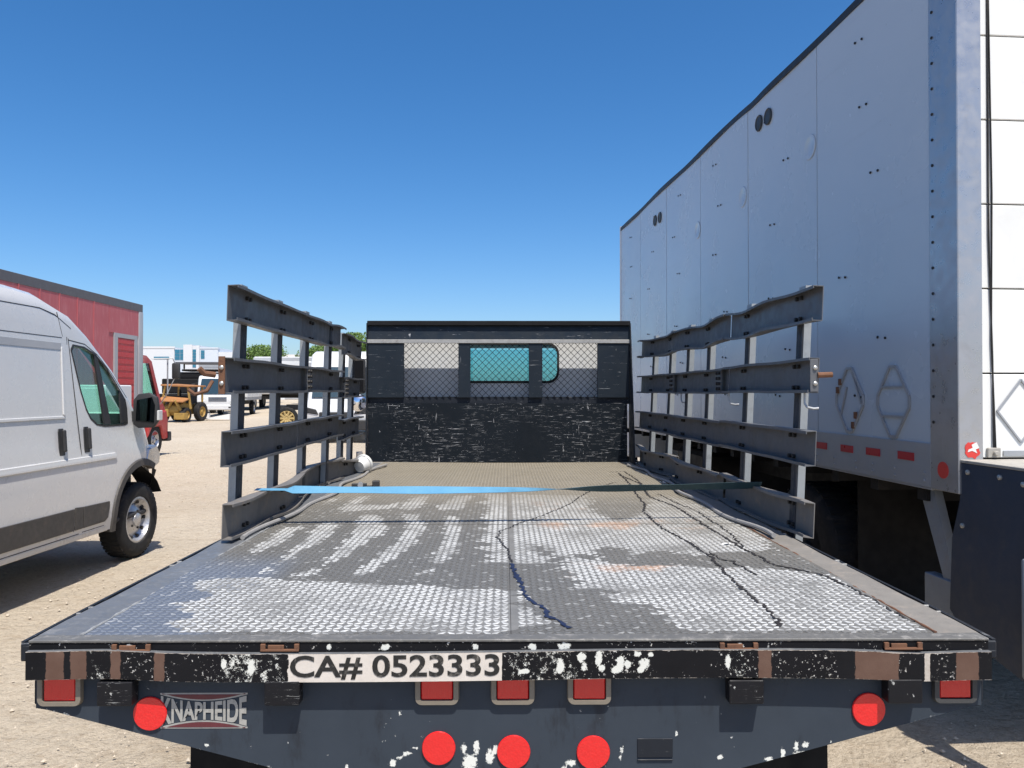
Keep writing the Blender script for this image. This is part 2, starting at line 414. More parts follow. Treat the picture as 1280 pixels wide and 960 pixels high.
# ------------------------------------------------------------------ mesh helpers
class MB:
    def __init__(s):
        s.v, s.f = [], []

    def add(s, vs, fs):
        o = len(s.v)
        s.v += [tuple(v) for v in vs]
        s.f += [tuple(i + o for i in f) for f in fs]
        return s

    def box(s, x0, x1, y0, y1, z0, z1):
        return s.hexa([(x0, y0, z0), (x1, y0, z0), (x1, y1, z0), (x0, y1, z0), (x0, y0, z1), (x1, y0, z1), (x1, y1, z1), (x0, y1, z1)])

    def hexa(s, p):
        return s.add(p, [(0, 3, 2, 1), (4, 5, 6, 7), (0, 1, 5, 4), (1, 2, 6, 5), (2, 3, 7, 6), (3, 0, 4, 7)])

    def prism(s, poly, axis, a, b):
        n = len(poly)
        if axis == 'x':
            g = lambda p, k: (k, p[0], p[1])
        elif axis == 'y':
            g = lambda p, k: (p[0], k, p[1])
        else:
            g = lambda p, k: (p[0], p[1], k)
        vs = [g(p, a) for p in poly] + [g(p, b) for p in poly]
        fs = [tuple(range(n)), tuple(range(2 * n - 1, n - 1, -1))] + [(i, (i + 1) % n, n + (i + 1) % n, n + i) for i in range(n)]
        return s.add(vs, fs)

    def ring(s, c, ax, r, n, ph=0.0):
        ax = Vector(ax).normalized()
        u = ax.orthogonal().normalized()
        if abs(ax.z) < 0.9:
            u = ax.cross(Vector((0, 0, 1))).normalized()
        v = ax.cross(u)
        return [Vector(c) + (u * math.cos(2 * math.pi * i / n + ph) + v * math.sin(2 * math.pi * i / n + ph)) * r for i in range(n)]

    def cyl(s, p0, p1, r0, r1=None, n=16, ph=0.0):
        r1 = r0 if r1 is None else r1
        p0, p1 = Vector(p0), Vector(p1)
        a = p1 - p0
        vs = s.ring(p0, a, r0, n, ph) + s.ring(p1, a, r1, n, ph)
        return s.add(vs, [tuple(range(n - 1, -1, -1)), tuple(range(n, 2 * n))] + [(i, (i + 1) % n, n + (i + 1) % n, n + i) for i in range(n)])

    def bar(s, p0, p1, w, h, up=(0, 0, 1)):
        p0, p1 = Vector(p0), Vector(p1)
        d = (p1 - p0).normalized()
        sd = d.cross(Vector(up))
        if sd.length < 1e-4:
            sd = d.cross(Vector((1, 0, 0)))
        sd = sd.normalized() * w / 2
        u = sd.cross(d).normalized() * h / 2
        return s.hexa([p0 - sd - u, p0 + sd - u, p1 + sd - u, p1 - sd - u, p0 - sd + u, p0 + sd + u, p1 + sd + u, p1 - sd + u])

    def tube(s, pts, r, n=8):
        pts = [Vector(p) for p in pts]
        rs = r if isinstance(r, (list, tuple)) else [r] * len(pts)
        vs = []
        for i, p in enumerate(pts):
            d = pts[min(i + 1, len(pts) - 1)] - pts[max(i - 1, 0)]
            vs += s.ring(p, d, rs[i], n)
        fs = [tuple(range(n - 1, -1, -1)), tuple(range(len(vs) - n, len(vs)))]
        for k in range(len(pts) - 1):
            for i in range(n):
                a, b = k * n + i, k * n + (i + 1) % n
                fs.append((a, b, b + n, a + n))
        return s.add(vs, fs)

    def lathe(s, prof, org, ax, n=32, ringed=False):
        """prof: (radius, distance along the axis), an open chain, closed by end caps"""
        org, ax = Vector(org), Vector(ax).normalized()
        vs = []
        for r, h in prof:
            vs += s.ring(org + ax * h, ax, max(r, 1e-4), n)
        fs = [] if ringed else [tuple(range(n - 1, -1, -1)), tuple(range(len(vs) - n, len(vs)))]
        K = len(prof)
        for k in range(K if ringed else K - 1):
            for i in range(n):
                a, b = k * n + i, k * n + (i + 1) % n
                c, d = ((k + 1) % K) * n + i, ((k + 1) % K) * n + (i + 1) % n
                fs.append((a, b, d, c))
        return s.add(vs, fs)

    def sweep(s, prof, path_fn, ks):
        """closed 2-D profile carried along stations: path_fn(k, a, b) -> point"""
        n = len(prof)
        vs = []
        for k in ks:
            vs += [path_fn(k, a, b) for a, b in prof]
        fs = [tuple(range(n)), tuple(range(len(vs) - n, len(vs)))[::-1]]
        for j in range(len(ks) - 1):
            for i in range(n):
                a, b = j * n + i, j * n + (i + 1) % n
                fs.append((a, b, b + n, a + n))
        return s.add(vs, fs)

    def data(s, name, mat, bevel=0.0, smooth=False, angle=35, recalc=True, seg=1):
        me = bpy.data.meshes.new(name)
        me.from_pydata([tuple(v) for v in s.v], [], s.f)
        if recalc or bevel:
            bm = bmesh.new()
            bm.from_mesh(me)
            bmesh.ops.recalc_face_normals(bm, faces=bm.faces)
            if bevel:
                es = [e for e in bm.edges if len(e.link_faces) == 2 and e.calc_face_angle(0) > 0.5]
                bmesh.ops.bevel(bm, geom=es, offset=bevel, segments=seg, profile=0.5, affect='EDGES', clamp_overlap=True)
            bm.to_mesh(me)
            bm.free()
        if smooth:
            for p in me.polygons:
                p.use_smooth = True
            me.set_sharp_from_angle(angle=R(angle))
        me.materials.append(MATS[mat])
        return me

    def build(s, name, mat, parent=None, bevel=0.0, smooth=False, angle=35, recalc=True, seg=1):
        return link(name, s.data(name, mat, bevel, smooth, angle, recalc, seg), parent)


def link(name, me, parent=None, loc=None, rot=None):
    o = bpy.data.objects.new(name, me)
    COL.objects.link(o)
    if parent:
        o.parent = parent
    if loc is not None:
        o.location = loc
    if rot is not None:
        o.rotation_euler = rot
    return o


def tag(o, label=None, cat=None, group=None, kind=None):
    for k, v in (('label', label), ('category', cat), ('group', group), ('kind', kind)):
        if v:
            o[k] = v
    return o


def thing(name, label, cat, loc=(0, 0, 0), rz=0.0, group=None):
    o = bpy.data.objects.new(name, None)
    o.empty_display_size = 0.2
    COL.objects.link(o)
    o.location = loc
    o.rotation_euler = (0, 0, rz)
    return tag(o, label, cat, group)


def setattr_pt(me, name, arr):
    a = me.attributes.new(name, 'FLOAT', 'POINT')
    a.data.foreach_set('value', np.ascontiguousarray(arr, dtype=np.float32))


def grid_mesh(name, xs, ys, fn, mat):
    """fn(X, Y) -> arrays of points (N, 3); rows follow ys"""
    X, Y = np.meshgrid(xs, ys)
    P = fn(X.ravel(), Y.ravel())
    nx, ny = len(xs), len(ys)
    i = np.arange(nx * ny).reshape(ny, nx)
    q = np.stack([i[:-1, :-1], i[:-1, 1:], i[1:, 1:], i[1:, :-1]], -1).reshape(-1, 4)
    me = bpy.data.meshes.new(name)
    me.from_pydata(P.tolist(), [], q.tolist())
    me.materials.append(MATS[mat])
    return me


def text_mesh(body, mat, bold=0.0):
    cu = bpy.data.curves.new('lettering', 'FONT')
    cu.body = body
    cu.offset = bold
    cu.resolution_u = 4
    o = bpy.data.objects.new('lettering', cu)
    COL.objects.link(o)
    bpy.context.view_layer.update()
    dg = bpy.context.evaluated_depsgraph_get()
    me = bpy.data.meshes.new_from_object(o.evaluated_get(dg))
    bpy.data.objects.remove(o)
    bpy.data.curves.remove(cu)
    me.materials.clear()
    me.materials.append(MATS[mat])
    return me


def sdist(poly, X, Y):
    """signed distance (inside positive) from points to a polygon"""
    P = np.array(poly, float)
    Q = np.roll(P, -1, 0)
    d = np.full(X.shape, 1e9)
    ins = np.zeros(X.shape, bool)
    for (ax, ay), (bx, by) in zip(P, Q):
        ex, ey = bx - ax, by - ay
        L = ex * ex + ey * ey + 1e-12
        tt = np.clip(((X - ax) * ex + (Y - ay) * ey) / L, 0, 1)
        d = np.minimum(d, np.hypot(X - ax - tt * ex, Y - ay - tt * ey))
        c = ((ay > Y) != (by > Y)) & (X < ex * (Y - ay) / (ey if ey != 0 else 1e-12) + ax)
        ins ^= c
    return np.where(ins, d, -d)


def sstep(a, b, x):
    t_ = np.clip((x - a) / (b - a), 0, 1)
    return t_ * t_ * (3 - 2 * t_)


def gz(x, y):
    """height of the yard: level round the camera, rising gently further out"""
    s_ = np.clip((np.asarray(y, float) - 12.0) / 34.0, 0, 1.6)
    return 0.42 * s_


# ------------------------------------------------------------------ ground
def ground():
    xs = np.concatenate([np.array([-900, -500, -300, -180, -110, -70, -48]), np.linspace(-34, -10, 25), np.linspace(-9.6, 8, 140), np.array([10, 13, 18, 26, 40, 70, 120, 250, 500, 900])])
    ys = np.concatenate([np.array([-120, -50, -20, -10]), np.linspace(-5, 22, 200), np.linspace(22.5, 70, 90), np.array([80, 100, 140, 200, 300, 500, 900, 1500])])

    def fn(X, Y):
        Z = gz(X, Y)
        amp = np.where((X > -40) & (X < 12) & (Y > -8) & (Y < 75), 1.0, 0.0)
        N = np.array([mnoise.fractal(Vector((x * 0.8, y * 0.8, 0)), 1.0, 2.0, 4) if a > 0 else 0.0 for x, y, a in zip(X, Y, amp)])
        N2 = np.array([mnoise.fractal(Vector((x * 5, y * 5, 3)), 1.0, 2.0, 3) if a > 0 and y < 24 else 0.0 for x, y, a in zip(X, Y, amp)])
        # shallow wheel ruts running along the yard
        rut = np.zeros_like(X)
        for cx_ in (-2.0, -2.35, -6.6, -7.1):
            rut += np.exp(-((X - cx_ - 0.25 * np.sin(Y * 0.25)) / 0.16) ** 2)
        return np.stack([X, Y, Z + 0.022 * N + 0.012 * N2 - 0.012 * rut * amp - 0.012], -1)
    me = grid_mesh('ground', xs, ys, fn, 'sandy_dirt')
    for p in me.polygons:
        p.use_smooth = True
    tag(link('ground', me), kind='structure')
    rnd = random.Random(3)
    m = MB()
    for k in range(14000):
        u = rnd.random()
        y = -0.5 + 24 * u ** 1.6
        x = rnd.uniform(-9, -0.9) if rnd.random() < 0.85 else rnd.uniform(0.9, 4)
        r = rnd.choice((0.003, 0.004, 0.005, 0.006, 0.008, 0.008, 0.013)) * rnd.uniform(0.7, 1.3)
        z = float(gz(x, y)) - 0.004
        a = rnd.random() * 6.28
        ca, sa = math.cos(a), math.sin(a)
        pts = [(r, 0, 0), (0, r * .8, 0), (-r * 1.1, 0, 0), (0, -r * .7, 0), (r * .1, 0, r * .75), (0, 0, -r * .7)]
        pts = [(x + p[0] * ca - p[1] * sa, y + p[0] * sa + p[1] * ca, z + p[2]) for p in pts]
        m.add(pts, [(0, 1, 4), (1, 2, 4), (2, 3, 4), (3, 0, 4), (1, 0, 5), (2, 1, 5), (3, 2, 5), (0, 3, 5)])
    tag(m.build('pebbles', 'pebble', recalc=False), 'loose tan pebbles strewn over the sandy yard', 'gravel', kind='stuff')


ground()

# ------------------------------------------------------------------ flatbed truck
BZ = 1.027        # deck height
HW = 1.203        # half width
BL = 4.87         # deck length
truck = thing('flatbed_truck', 'black flatbed truck with worn checker-plate deck and steel headboard behind its white cab', 'truck', (0, 0, 0))


def bp(px, py):
    p = on_z(px, py, BZ)
    return (p.x, p.y)


WEAR_PX = [
    ([(235, 728), (300, 722), (520, 730), (640, 735), (652, 745), (640, 755), (665, 760), (675, 780), (640, 789), (215, 789), (212, 780), (242, 770), (225, 760), (262, 745)], 1.0),
    ([(356, 659), (382, 657), (347, 681), (318, 692), (311, 690)], .9),
    ([(404, 652), (428, 655), (412, 670), (389, 683), (364, 698), (345, 706), (375, 681)], .9),
    ([(325, 715), (340, 709), (339, 713), (327, 717)], .9),
    ([(453, 643), (471, 644), (484, 656), (481, 665), (449, 683), (425, 699), (402, 707), (437, 672)], .95),
    ([(369, 719), (404, 708), (402, 716), (380, 721)], 1),
    ([(506, 643), (521, 643), (532, 654), (529, 665), (502, 691), (470, 710), (449, 720), (440, 717), (470, 697), (496, 677), (510, 658)], 1),
    ([(559, 644), (572, 645), (577, 664), (572, 683), (555, 702), (541, 702), (546, 688), (557, 669)], .95),
    ([(512, 718), (534, 708), (543, 709), (531, 715)], .95),
    ([(425, 635), (449, 621), (465, 620), (449, 631), (486, 631), (502, 627), (497, 635), (433, 640)], .75),
    ([(497, 635), (518, 620), (539, 619), (528, 633), (510, 637)], .75),
    ([(544, 633), (571, 619), (592, 619), (579, 635), (555, 637)], .7),
    ([(404, 629), (427, 620), (433, 621), (409, 631)], .7),
    ([(605, 617), (735, 619), (742, 640), (770, 651), (800, 645), (812, 630), (827, 617), (878, 634), (920, 650), (961, 675), (965, 690), (915, 690), (868, 696), (822, 687), (796, 694), (770, 682), (744, 684), (730, 692), (703, 695), (690, 686), (672, 679), (668, 684), (690, 697), (688, 702), (640, 701), (611, 700), (606, 660)], .95),
    ([(744, 700), (703, 694), (711, 712), (724, 727), (708, 734), (770, 735), (757, 748), (827, 761), (842, 784), (860, 789), (1150, 789), (1147, 779), (1116, 756), (1054, 725), (982, 714), (889, 709), (847, 707), (790, 706), (760, 702), (730, 688)], 1),
]
WEAR = [([bp(*p) for p in poly], k) for poly, k in WEAR_PX]


def deck_fields(X, Y):
    wv_ = np.zeros_like(X)
    N1 = np.array([mnoise.fractal(Vector((x * 4, y * 22, 2)), 1.0, 2.0, 4) for x, y in zip(X, Y)])
    N2 = np.array([mnoise.noise(Vector((x * 9, y * 9, 7))) for x, y in zip(X, Y)])
    for n_, (poly, k) in enumerate(WEAR):
        am = 1.0 if n_ in (0, 13, 14) else 0.32
        XX, YY = X + am * 0.075 * N1, Y + am * 0.03 * N2
        wv_ = np.maximum(wv_, k * sstep(-0.03, 0.03, sdist(poly, XX, YY)))
    d = 0.10 * sstep(0.6, 1.5, Y) + 0.28 * sstep(1.3, 2.6, Y) + 0.55 * sstep(2.2, 3.1, Y)
    d = d + 0.22 * sstep(0.0, 1.0, X) * sstep(0.4, 1.6, Y)
    blue = sstep(-0.72, -0.86, X) * sstep(1.1, 0.7, Y)
    rusty = sstep(0.0, 0.3, X) * sstep(0.3, 0.8, Y)
    return wv_, np.clip(d, 0, 0.95), blue, rusty


def deck():
    # four plates, a seam across and one along the middle
    seam = 1.69
    for x0, x1 in ((-HW + .105, -0.0006), (0.0006, HW - .105)):
        for y0, y1 in ((0.045, seam - .003), (seam + .003, BL)):
            xs = np.linspace(x0, x1, 90)
            ys = np.linspace(y0, y1, int((y1 - y0) / 0.0125))
            me = grid_mesh('deck_plate', xs, ys, lambda X, Y: np.stack([X, Y, np.full_like(X, BZ) - 0.006 * np.sin(Y * 2.1) ** 2 * np.cos(X * 2.7)], -1), 'deck_plate')
            co = np.zeros(len(me.vertices) * 3)
            me.vertices.foreach_get('co', co)
            co = co.reshape(-1, 3)
            for nm, ar in zip(('wear', 'dirt', 'blue', 'rusty'), deck_fields(co[:, 0], co[:, 1])):
                setattr_pt(me, nm, ar)
            link('deck_plate', me, truck)
    # embossed tread, tens of thousands of tiny lugs
    rnd = random.Random(1)
    px, py = 0.0232, 0.0215
    V, Fc, C = [], [], []
    j = 0
    y = 0.06
    while y < BL - 0.02:
        i = 0
        x = -HW + 0.12
        while x < HW - 0.12:
            a = R(45) if (i + j) % 2 else R(-45)
            a += R(-11) if (i + j) % 2 else R(11)
            ca, sa = math.cos(a), math.sin(a)
            if abs(x) > 0.012 and abs(y - seam) > 0.012:
                o = len(V)
                z = BZ - 0.006 * math.sin(y * 2.1) ** 2 * math.cos(x * 2.7)
                for u, v_, h in ((-.0134, 0, 0), (0, .0058, 0), (.0134, 0, 0), (0, -.0058, 0), (-.0085, .0018, .0016), (.0085, .0018, .0016), (.0085, -.0018, .0016), (-.0085, -.0018, .0016)):
                    V.append((x + u * ca - v_ * sa, y + u * sa + v_ * ca, z + h + 0.0002))
                    C.append((x, y))
                Fc += [(o + 4, o + 7, o + 6, o + 5), (o, o + 7, o + 4), (o + 2, o + 5, o + 6), (o + 4, o + 5, o + 1), (o, o + 4, o + 1), (o + 5, o + 2, o + 1), (o + 7, o, o + 3), (o + 6, o + 7, o + 3), (o + 2, o + 6, o + 3)]
            x += px
            i += 1
        y += py
        j += 1
    me = bpy.data.meshes.new('tread_lugs')
    me.from_pydata(V, [], Fc)
    me.materials.append(MATS['deck_lug'])
    C = np.array(C)
    wv_, d, b, ru = [np.repeat(q, 8) for q in deck_fields(C[::8, 0], C[::8, 1])]
    rn = np.repeat(np.random.RandomState(2).rand(len(C) // 8), 8)
    bl = np.repeat(np.array([mnoise.fractal(Vector((x * 5, y * 5, 1)), 1.0, 2.0, 4) for x, y in C[::8]]), 8)
    setattr_pt(me, 'wear', np.clip(sstep(0.3, 0.62, wv_ + (rn - .5) * 0.45) * np.clip(0.78 + 0.5 * bl + 0.45 * (rn - .5), .2, 1) + 0.30 * (rn > 0.9), 0, 1))
    setattr_pt(me, 'dirt', d)
    setattr_pt(me, 'blue', b)
    setattr_pt(me, 'rusty', ru)
    lug = link('tread_lugs', me, truck)
    tag(lug, kind='stuff')
    # dried spills
    lines = [
        ('stain_blue', .024, [(640, 703), (643, 714), (650, 722), (652, 735), (661, 748), (680, 760), (684, 770), (700, 778), (716, 787)]),
        ('stain_dark', .010, [(640, 701), (633, 684), (621, 672), (626, 664), (650, 654), (680, 643), (715, 628), (723, 622), (745, 610), (770, 603)]),
        ('stain_dark', .016, [(773, 592), (785, 603), (795, 618), (806, 632), (804, 640), (815, 650), (830, 662), (850, 672), (870, 685), (888, 697), (905, 715), (925, 735), (950, 755), (972, 775), (976, 786)]),
        ('stain_dark', .012, [(885, 690), (900, 700), (915, 703), (935, 715), (950, 722)]),
        ('stain_dark', .018, [(775, 595), (800, 605), (812, 622), (845, 635), (870, 650), (885, 660), (905, 672), (930, 688), (945, 695), (965, 708), (1000, 715), (1030, 722), (1060, 735)]),
        ('stain_dark', .012, [(822, 618), (850, 632), (870, 640), (890, 652), (910, 665), (930, 685)]),
        ('stain_dark', .012, [(762, 591), (780, 590), (795, 600), (806, 608)]),
        ('stain_dark', .010, [(1055, 733), (1085, 748), (1120, 768), (1148, 781)]),
    ]
    for mt, wd, pl in lines:
        pts = [bp(*p) for p in pl]
        # resample with a jitter that follows the tread
        res = []
        for (ax, ay), (bx, by) in zip(pts[:-1], pts[1:]):
            L = math.hypot(bx - ax, by - ay)
            n = max(2, int(L / 0.014))
            for k in range(n):
                tt = k / n
                res.append((ax + (bx - ax) * tt + rnd.uniform(-.007, .007), ay + (by - ay) * tt + rnd.uniform(-.006, .006)))
        m = MB()
        vs = []
        for k, (x, y) in enumerate(res):
            a, b = res[max(k - 1, 0)], res[min(k + 1, len(res) - 1)]
            dx, dy = b[0] - a[0], b[1] - a[1]
            L = math.hypot(dx, dy) + 1e-9
            hw_ = wd * rnd.uniform(0.25, 0.9) * 0.5
            z = BZ + 0.0032 - 0.006 * math.sin(y * 2.1) ** 2 * math.cos(x * 2.7)
            vs += [(x - dy / L * hw_, y + dx / L * hw_, z), (x + dy / L * hw_, y - dx / L * hw_, z)]
        m.add(vs, [(2 * k, 2 * k + 2, 2 * k + 3, 2 * k + 1) for k in range(len(res) - 1)])
        m.build('spill_stain', mt, truck, recalc=False)
    # smooth border strips and outer rub rails on both sides
    for sgn in (-1, 1):
        xa, xb = sgn * (HW - .105), sgn * HW
        m = MB()
        ks = np.linspace(0.0445, BL, 40)
        prof = [(xa, 0.0022), (xb, 0.0022), (xb, -.10), (xb - sgn * .006, -.10), (xb - sgn * .006, -.006), (xa, -.006)]
        m.sweep(prof, lambda k, a, b: (a, k, BZ + b + 0.0015 * math.sin(k * 5) + (0.002 * math.sin(k * 11) if a == xb else 0)), ks)
        m.build('side_strip', 'edge_strip' if sgn < 0 else 'edge_dusty', truck, smooth=True, angle=30)
        m = MB()
        m.sweep([(0, -.055), (.010, -.055), (.010, -.005), (0, -.005)], lambda k, a, b: (sgn * (HW + .020 + a), k, BZ + b + .003 * math.sin(k * 3.1) + .003 * mnoise.noise(Vector((k * 2, sgn, 0)))), np.linspace(0.02, BL, 40))
        m.build('rub_rail', 'black_steel', truck)
        m = MB()
        m.box(sgn * (HW + .003), sgn * (HW + .029), 0.014, 0.03, BZ - .052, BZ - .008)
        m.build('corner_cap', 'black_steel', truck, bevel=.003)
        for k in range(8):
            yy = 0.28 + 0.6 * k
            m = MB()
            w_ = 0.034
            m.prism([(sgn * (HW + .001), yy - w_), (sgn * (HW + .019), yy - w_), (sgn * (HW + .019), yy - w_ + .006), (sgn * (HW + .005), yy - w_ + .006), (sgn * (HW + .005), yy + w_ - .006), (sgn * (HW + .019), yy + w_ - .006), (sgn * (HW + .019), yy + w_), (sgn * (HW + .001), yy + w_)], 'z', BZ - .075, BZ + .001)
            m.build('stake_pocket', 'trim_strip', truck, bevel=.001)
    for sgn in (-1, 1):
        m = MB()
        rw = random.Random(sgn)
        pts = [(sgn * (HW - .105) + rw.uniform(-.0012, .0012), .05 + k * (BL - .06) / 240, BZ + .0015) for k in range(241)]
        m.tube(pts, [rw.uniform(.0015, .0052) for _ in pts], 6)
        m.build('weld_bead', 'weld' if sgn < 0 else 'rusty_iron', truck, smooth=True)
    # rear edge of the deck: smooth worn strip, then the drop
    m = MB()
    m.box(-HW, HW, 0.0, 0.044, BZ - .0025, BZ + .0032)
    m.build('rear_edge_strip', 'edge_worn', truck, bevel=.001)


deck()


def plate_grid(name, xs, zs, y, mat, outline=None):
    me = grid_mesh(name, xs, zs, lambda X, Z: np.stack([X, np.full_like(X, y), Z], -1), mat)
    return me


def blobs(X, Z, lst, y):
    """ellipses given in photograph pixels on the plane y"""
    o = np.zeros_like(X)
    for px, py, rx, ry in lst:
        p = on_y(px, py, y)
        s_ = F / (y - CY)
        dd = np.hypot((X - p.x) * s_ / rx, (Z - p.z) * s_ / ry)
        o = np.maximum(o, sstep(1.35, 0.35, dd))
    return o


def rear_end():
    # lip below the deck edge
    y = 0.0
    zs = np.linspace(BZ - .027, BZ - .003, 8)
    xs = np.linspace(-HW, HW, 500)
    me = plate_grid('rear_lip', xs, zs, 0.003, 'sill_paint')
    co = np.array([v.co[:] for v in me.vertices])
    X, Z = co[:, 0], co[:, 2]
    setattr_pt(me, 'chip', blobs(X, Z, [(482, 808, 7, 5), (594, 808, 6, 5), (665, 808, 7, 6), (705, 807, 10, 6), (925, 808, 7, 5), (412, 808, 4, 5), (165, 806, 5, 4)], 0.0))
    setattr_pt(me, 'brown', np.zeros_like(X))
    setattr_pt(me, 'decal', np.zeros_like(X))
    setattr_pt(me, 'edge', np.where(Z > BZ - .006, 0.55, 0.0))
    link('rear_lip', me, truck)
    # bumper board: front face carries the wear, a box behind gives it depth
    yb = -0.012
    z0, z1 = BZ - .094, BZ - .024
    xs = np.linspace(-HW, HW, 620)
    zs = np.linspace(z0, z1, 20)

    def warp(x):   # the board is dented towards both ends
        return 0.004 * np.sin(x * 3.3) - 0.006 * np.exp(-((x - 1.02) / .10) ** 2) + 0.005 * np.exp(-((x + 1.0) / .13) ** 2)
    me = grid_mesh('bumper_board_face', xs, zs, lambda X, Z: np.stack([X, yb - 0.001 + 0.5 * np.abs(warp(X)), Z + warp(X)], -1), 'sill_paint')
    X, Z = np.meshgrid(xs, zs)
    X, Z = X.ravel(), Z.ravel()
    ch = blobs(X, Z, [(727, 822, 7, 9), (730, 832, 5, 8), (748, 824, 6, 12), (752, 836, 5, 6), (775, 830, 6, 13), (770, 838, 8, 6), (784, 831, 6, 6), (805, 830, 8, 9), (797, 818, 6, 5), (813, 819, 5, 4), (800, 838, 5, 6), (282, 826, 4, 8), (292, 824, 4, 6), (316, 830, 5, 12), (910, 828, 4, 12), (655, 838, 8, 4), (700, 832, 6, 12)], yb)
    pl = np.array([((x - CX) * F / (yb - CY) + VPX) for x in X])
    ch = np.maximum(ch, 0.46 * sstep(262, 290, pl) * sstep(372, 350, pl))
    ch = np.maximum(ch, 0.40 * sstep(628, 640, pl) * sstep(735, 715, pl))
    ch = np.maximum(ch, 0.38 * sstep(900, 905, pl) * sstep(945, 930, pl))
    ch = np.maximum(ch, 0.38 * sstep(110, 120, pl) * sstep(150, 140, pl))
    br_ = np.zeros_like(X)
    for a, b in ((62, 84), (92, 112), (142, 154), (196, 209), (948, 964), (1069, 1124), (1196, 1224)):
        br_ = np.maximum(br_, sstep(a - 5, a + 5, pl) * sstep(b + 5, b - 5, pl))
    pdec = sstep(352, 372, pl) * sstep(629.0, 626.5, pl)
    eg = np.maximum(sstep(z1 - .005, z1 - .001, Z), 0.8 * sstep(z0 + .004, z0 + .001, Z)) * 0.7
    eg = np.maximum(eg, 0.7 * (np.abs(pl - 1160) < 4))
    setattr_pt(me, 'chip', ch)
    setattr_pt(me, 'brown', br_)
    setattr_pt(me, 'decal', pdec)
    setattr_pt(me, 'edge', eg)
    board = link('bumper_board', me, truck)
    m = MB()
    m.sweep([(yb, z0), (0.020, z0), (0.020, z1 - .002), (0.001, z1), (yb, z1)], lambda k, a, b: (k, a + (0.5 * abs(float(warp(k))) if a == yb else 0), b + float(warp(k))), np.linspace(-HW, HW, 80))
    m.build('bumper_back', 'edge_strip', board)
    # registration lettering
    me = text_mesh('CA# 0523333', 'letter_black', 0.022)
    xs_ = [v.co.x for v in me.vertices]
    ys_ = [v.co.y for v in me.vertices]
    xa, xb = on_y(364, 0, yb).x, on_y(624.5, 0, yb).x
    za, zb = on_y(0, 845.5, yb).z, on_y(0, 815.5, yb).z
    yl = [v.co.y for v in me.vertices]
    lo, hi = min(yl), max(yl)
    for v in me.vertices:
        xx = xa + (v.co.x - min(xs_)) / (max(xs_) - min(xs_)) * (xb - xa)
        v.co = (xx, yb - 0.0022 + 0.5 * abs(float(warp(xx))), za + (v.co.y - lo) / (hi - lo) * (zb - za) + float(warp(xx)))
    link('lettering', me, board)
    # rusty hinge plates between deck and board
    for px in (165, 350, 925, 1132):
        p = on_y(px, 807, -0.012)
        m = MB()
        m.box(p.x - .048, p.x + .048, -.006, .002, BZ - .024, BZ - .019)
        m.box(p.x - .048, p.x - .036, -.005, .002, BZ - .024, BZ - .006)
        m.box(p.x + .036, p.x + .048, -.005, .002, BZ - .024, BZ - .006)
        m.box(p.x - .030, p.x + .010, -.003, .002, BZ - .020, BZ - .009)
        m.build('hinge_plate', 'rusty_iron', truck, bevel=.001)
    # V-shaped skirt
    ys_k = 0.026
    nx = 480
    xs = np.linspace(-HW + .004, HW - .004, nx)

    def zbot(x):
        ax = np.abs(x)
        return np.clip(0.852 - (1.185 - ax) * 0.262, 0.60, 0.852)
    P, tt = [], np.linspace(0, 1, 50)
    X, T = np.meshgrid(xs, tt)
    X, T = X.ravel(), T.ravel()
    Z = zbot(X) + (BZ - .03 - zbot(X)) * T
    i = np.arange(nx * 50).reshape(50, nx)
    q = np.stack([i[:-1, :-1], i[:-1, 1:], i[1:, 1:], i[1:, :-1]], -1).reshape(-1, 4)
    me = bpy.data.meshes.new('skirt')
    me.from_pydata(np.stack([X, np.full_like(X, ys_k), Z], -1).tolist(), [], q.tolist())
    me.materials.append(MATS['skirt_paint'])
    ch = blobs(X, Z, [(588, 952, 12, 16), (596, 932, 5, 12), (580, 932, 5, 10), (612, 944, 7, 13), (620, 934, 5, 8), (712, 952, 8, 7), (704, 958, 5, 5), (777, 936, 4, 6), (775, 945, 3, 6), (500, 944, 6, 4), (509, 939, 9, 4), (492, 951, 5, 6), (520, 932, 6, 3), (528, 918, 2, 4), (501, 889, 3, 5), (495, 918, 2, 3), (900, 945, 5, 4), (262, 928, 4, 3), (978, 940, 4, 9), (995, 932, 5, 8), (1006, 930, 6, 6), (960, 948, 8, 4), (1038, 926, 3, 2), (845, 916, 3, 4), (435, 955, 3, 5), (1000, 941, 12, 5)], ys_k)
    ch = np.maximum(ch, 0.53 * sstep(.006, .002, Z - zbot(X)) * (np.sin(X * 37) > .2))
    setattr_pt(me, 'chip', ch)
    skirt = link('skirt', me, truck)
    m = MB()
    pts = [(x, float(zbot(np.array(x)))) for x in np.linspace(-HW + .004, HW - .004, 60)]
    m.prism(pts + [(HW - .004, BZ - .032), (-HW + .004, BZ - .032)], 'y', ys_k + .0015, ys_k + .008)
    m.build('skirt_plate', 'black_steel', skirt)
    for sgn in (-1, 1):     # end returns that close the rear corner
        m = MB()
        m.box(sgn * (HW - .0035), sgn * (HW + .0005), ys_k + .001, .25, .862, BZ - .026)
        m.build('skirt_end', 'black_steel', truck, bevel=.001)
    # tail lamps
    for k, px in enumerate((82, 547, 641, 736, 1192)):
        p = on_y(px, 859, ys_k)
        lamp = bpy.data.objects.new('tail_lamp', None)
        COL.objects.link(lamp)
        lamp.parent = truck
        lamp.location = (p.x, ys_k, 0.902)

        def rr(w_, h_, r_, n=6):
            o_ = []
            for cxs, czs, a0 in ((1, 1, 0), (-1, 1, 90), (-1, -1, 180), (1, -1, 270)):
                for q_ in range(n + 1):
                    a = R(a0 + 90 * q_ / n)
                    o_.append((cxs * (w_ - r_) + r_ * math.cos(a), czs * (h_ - r_) + r_ * math.sin(a)))
            return o_
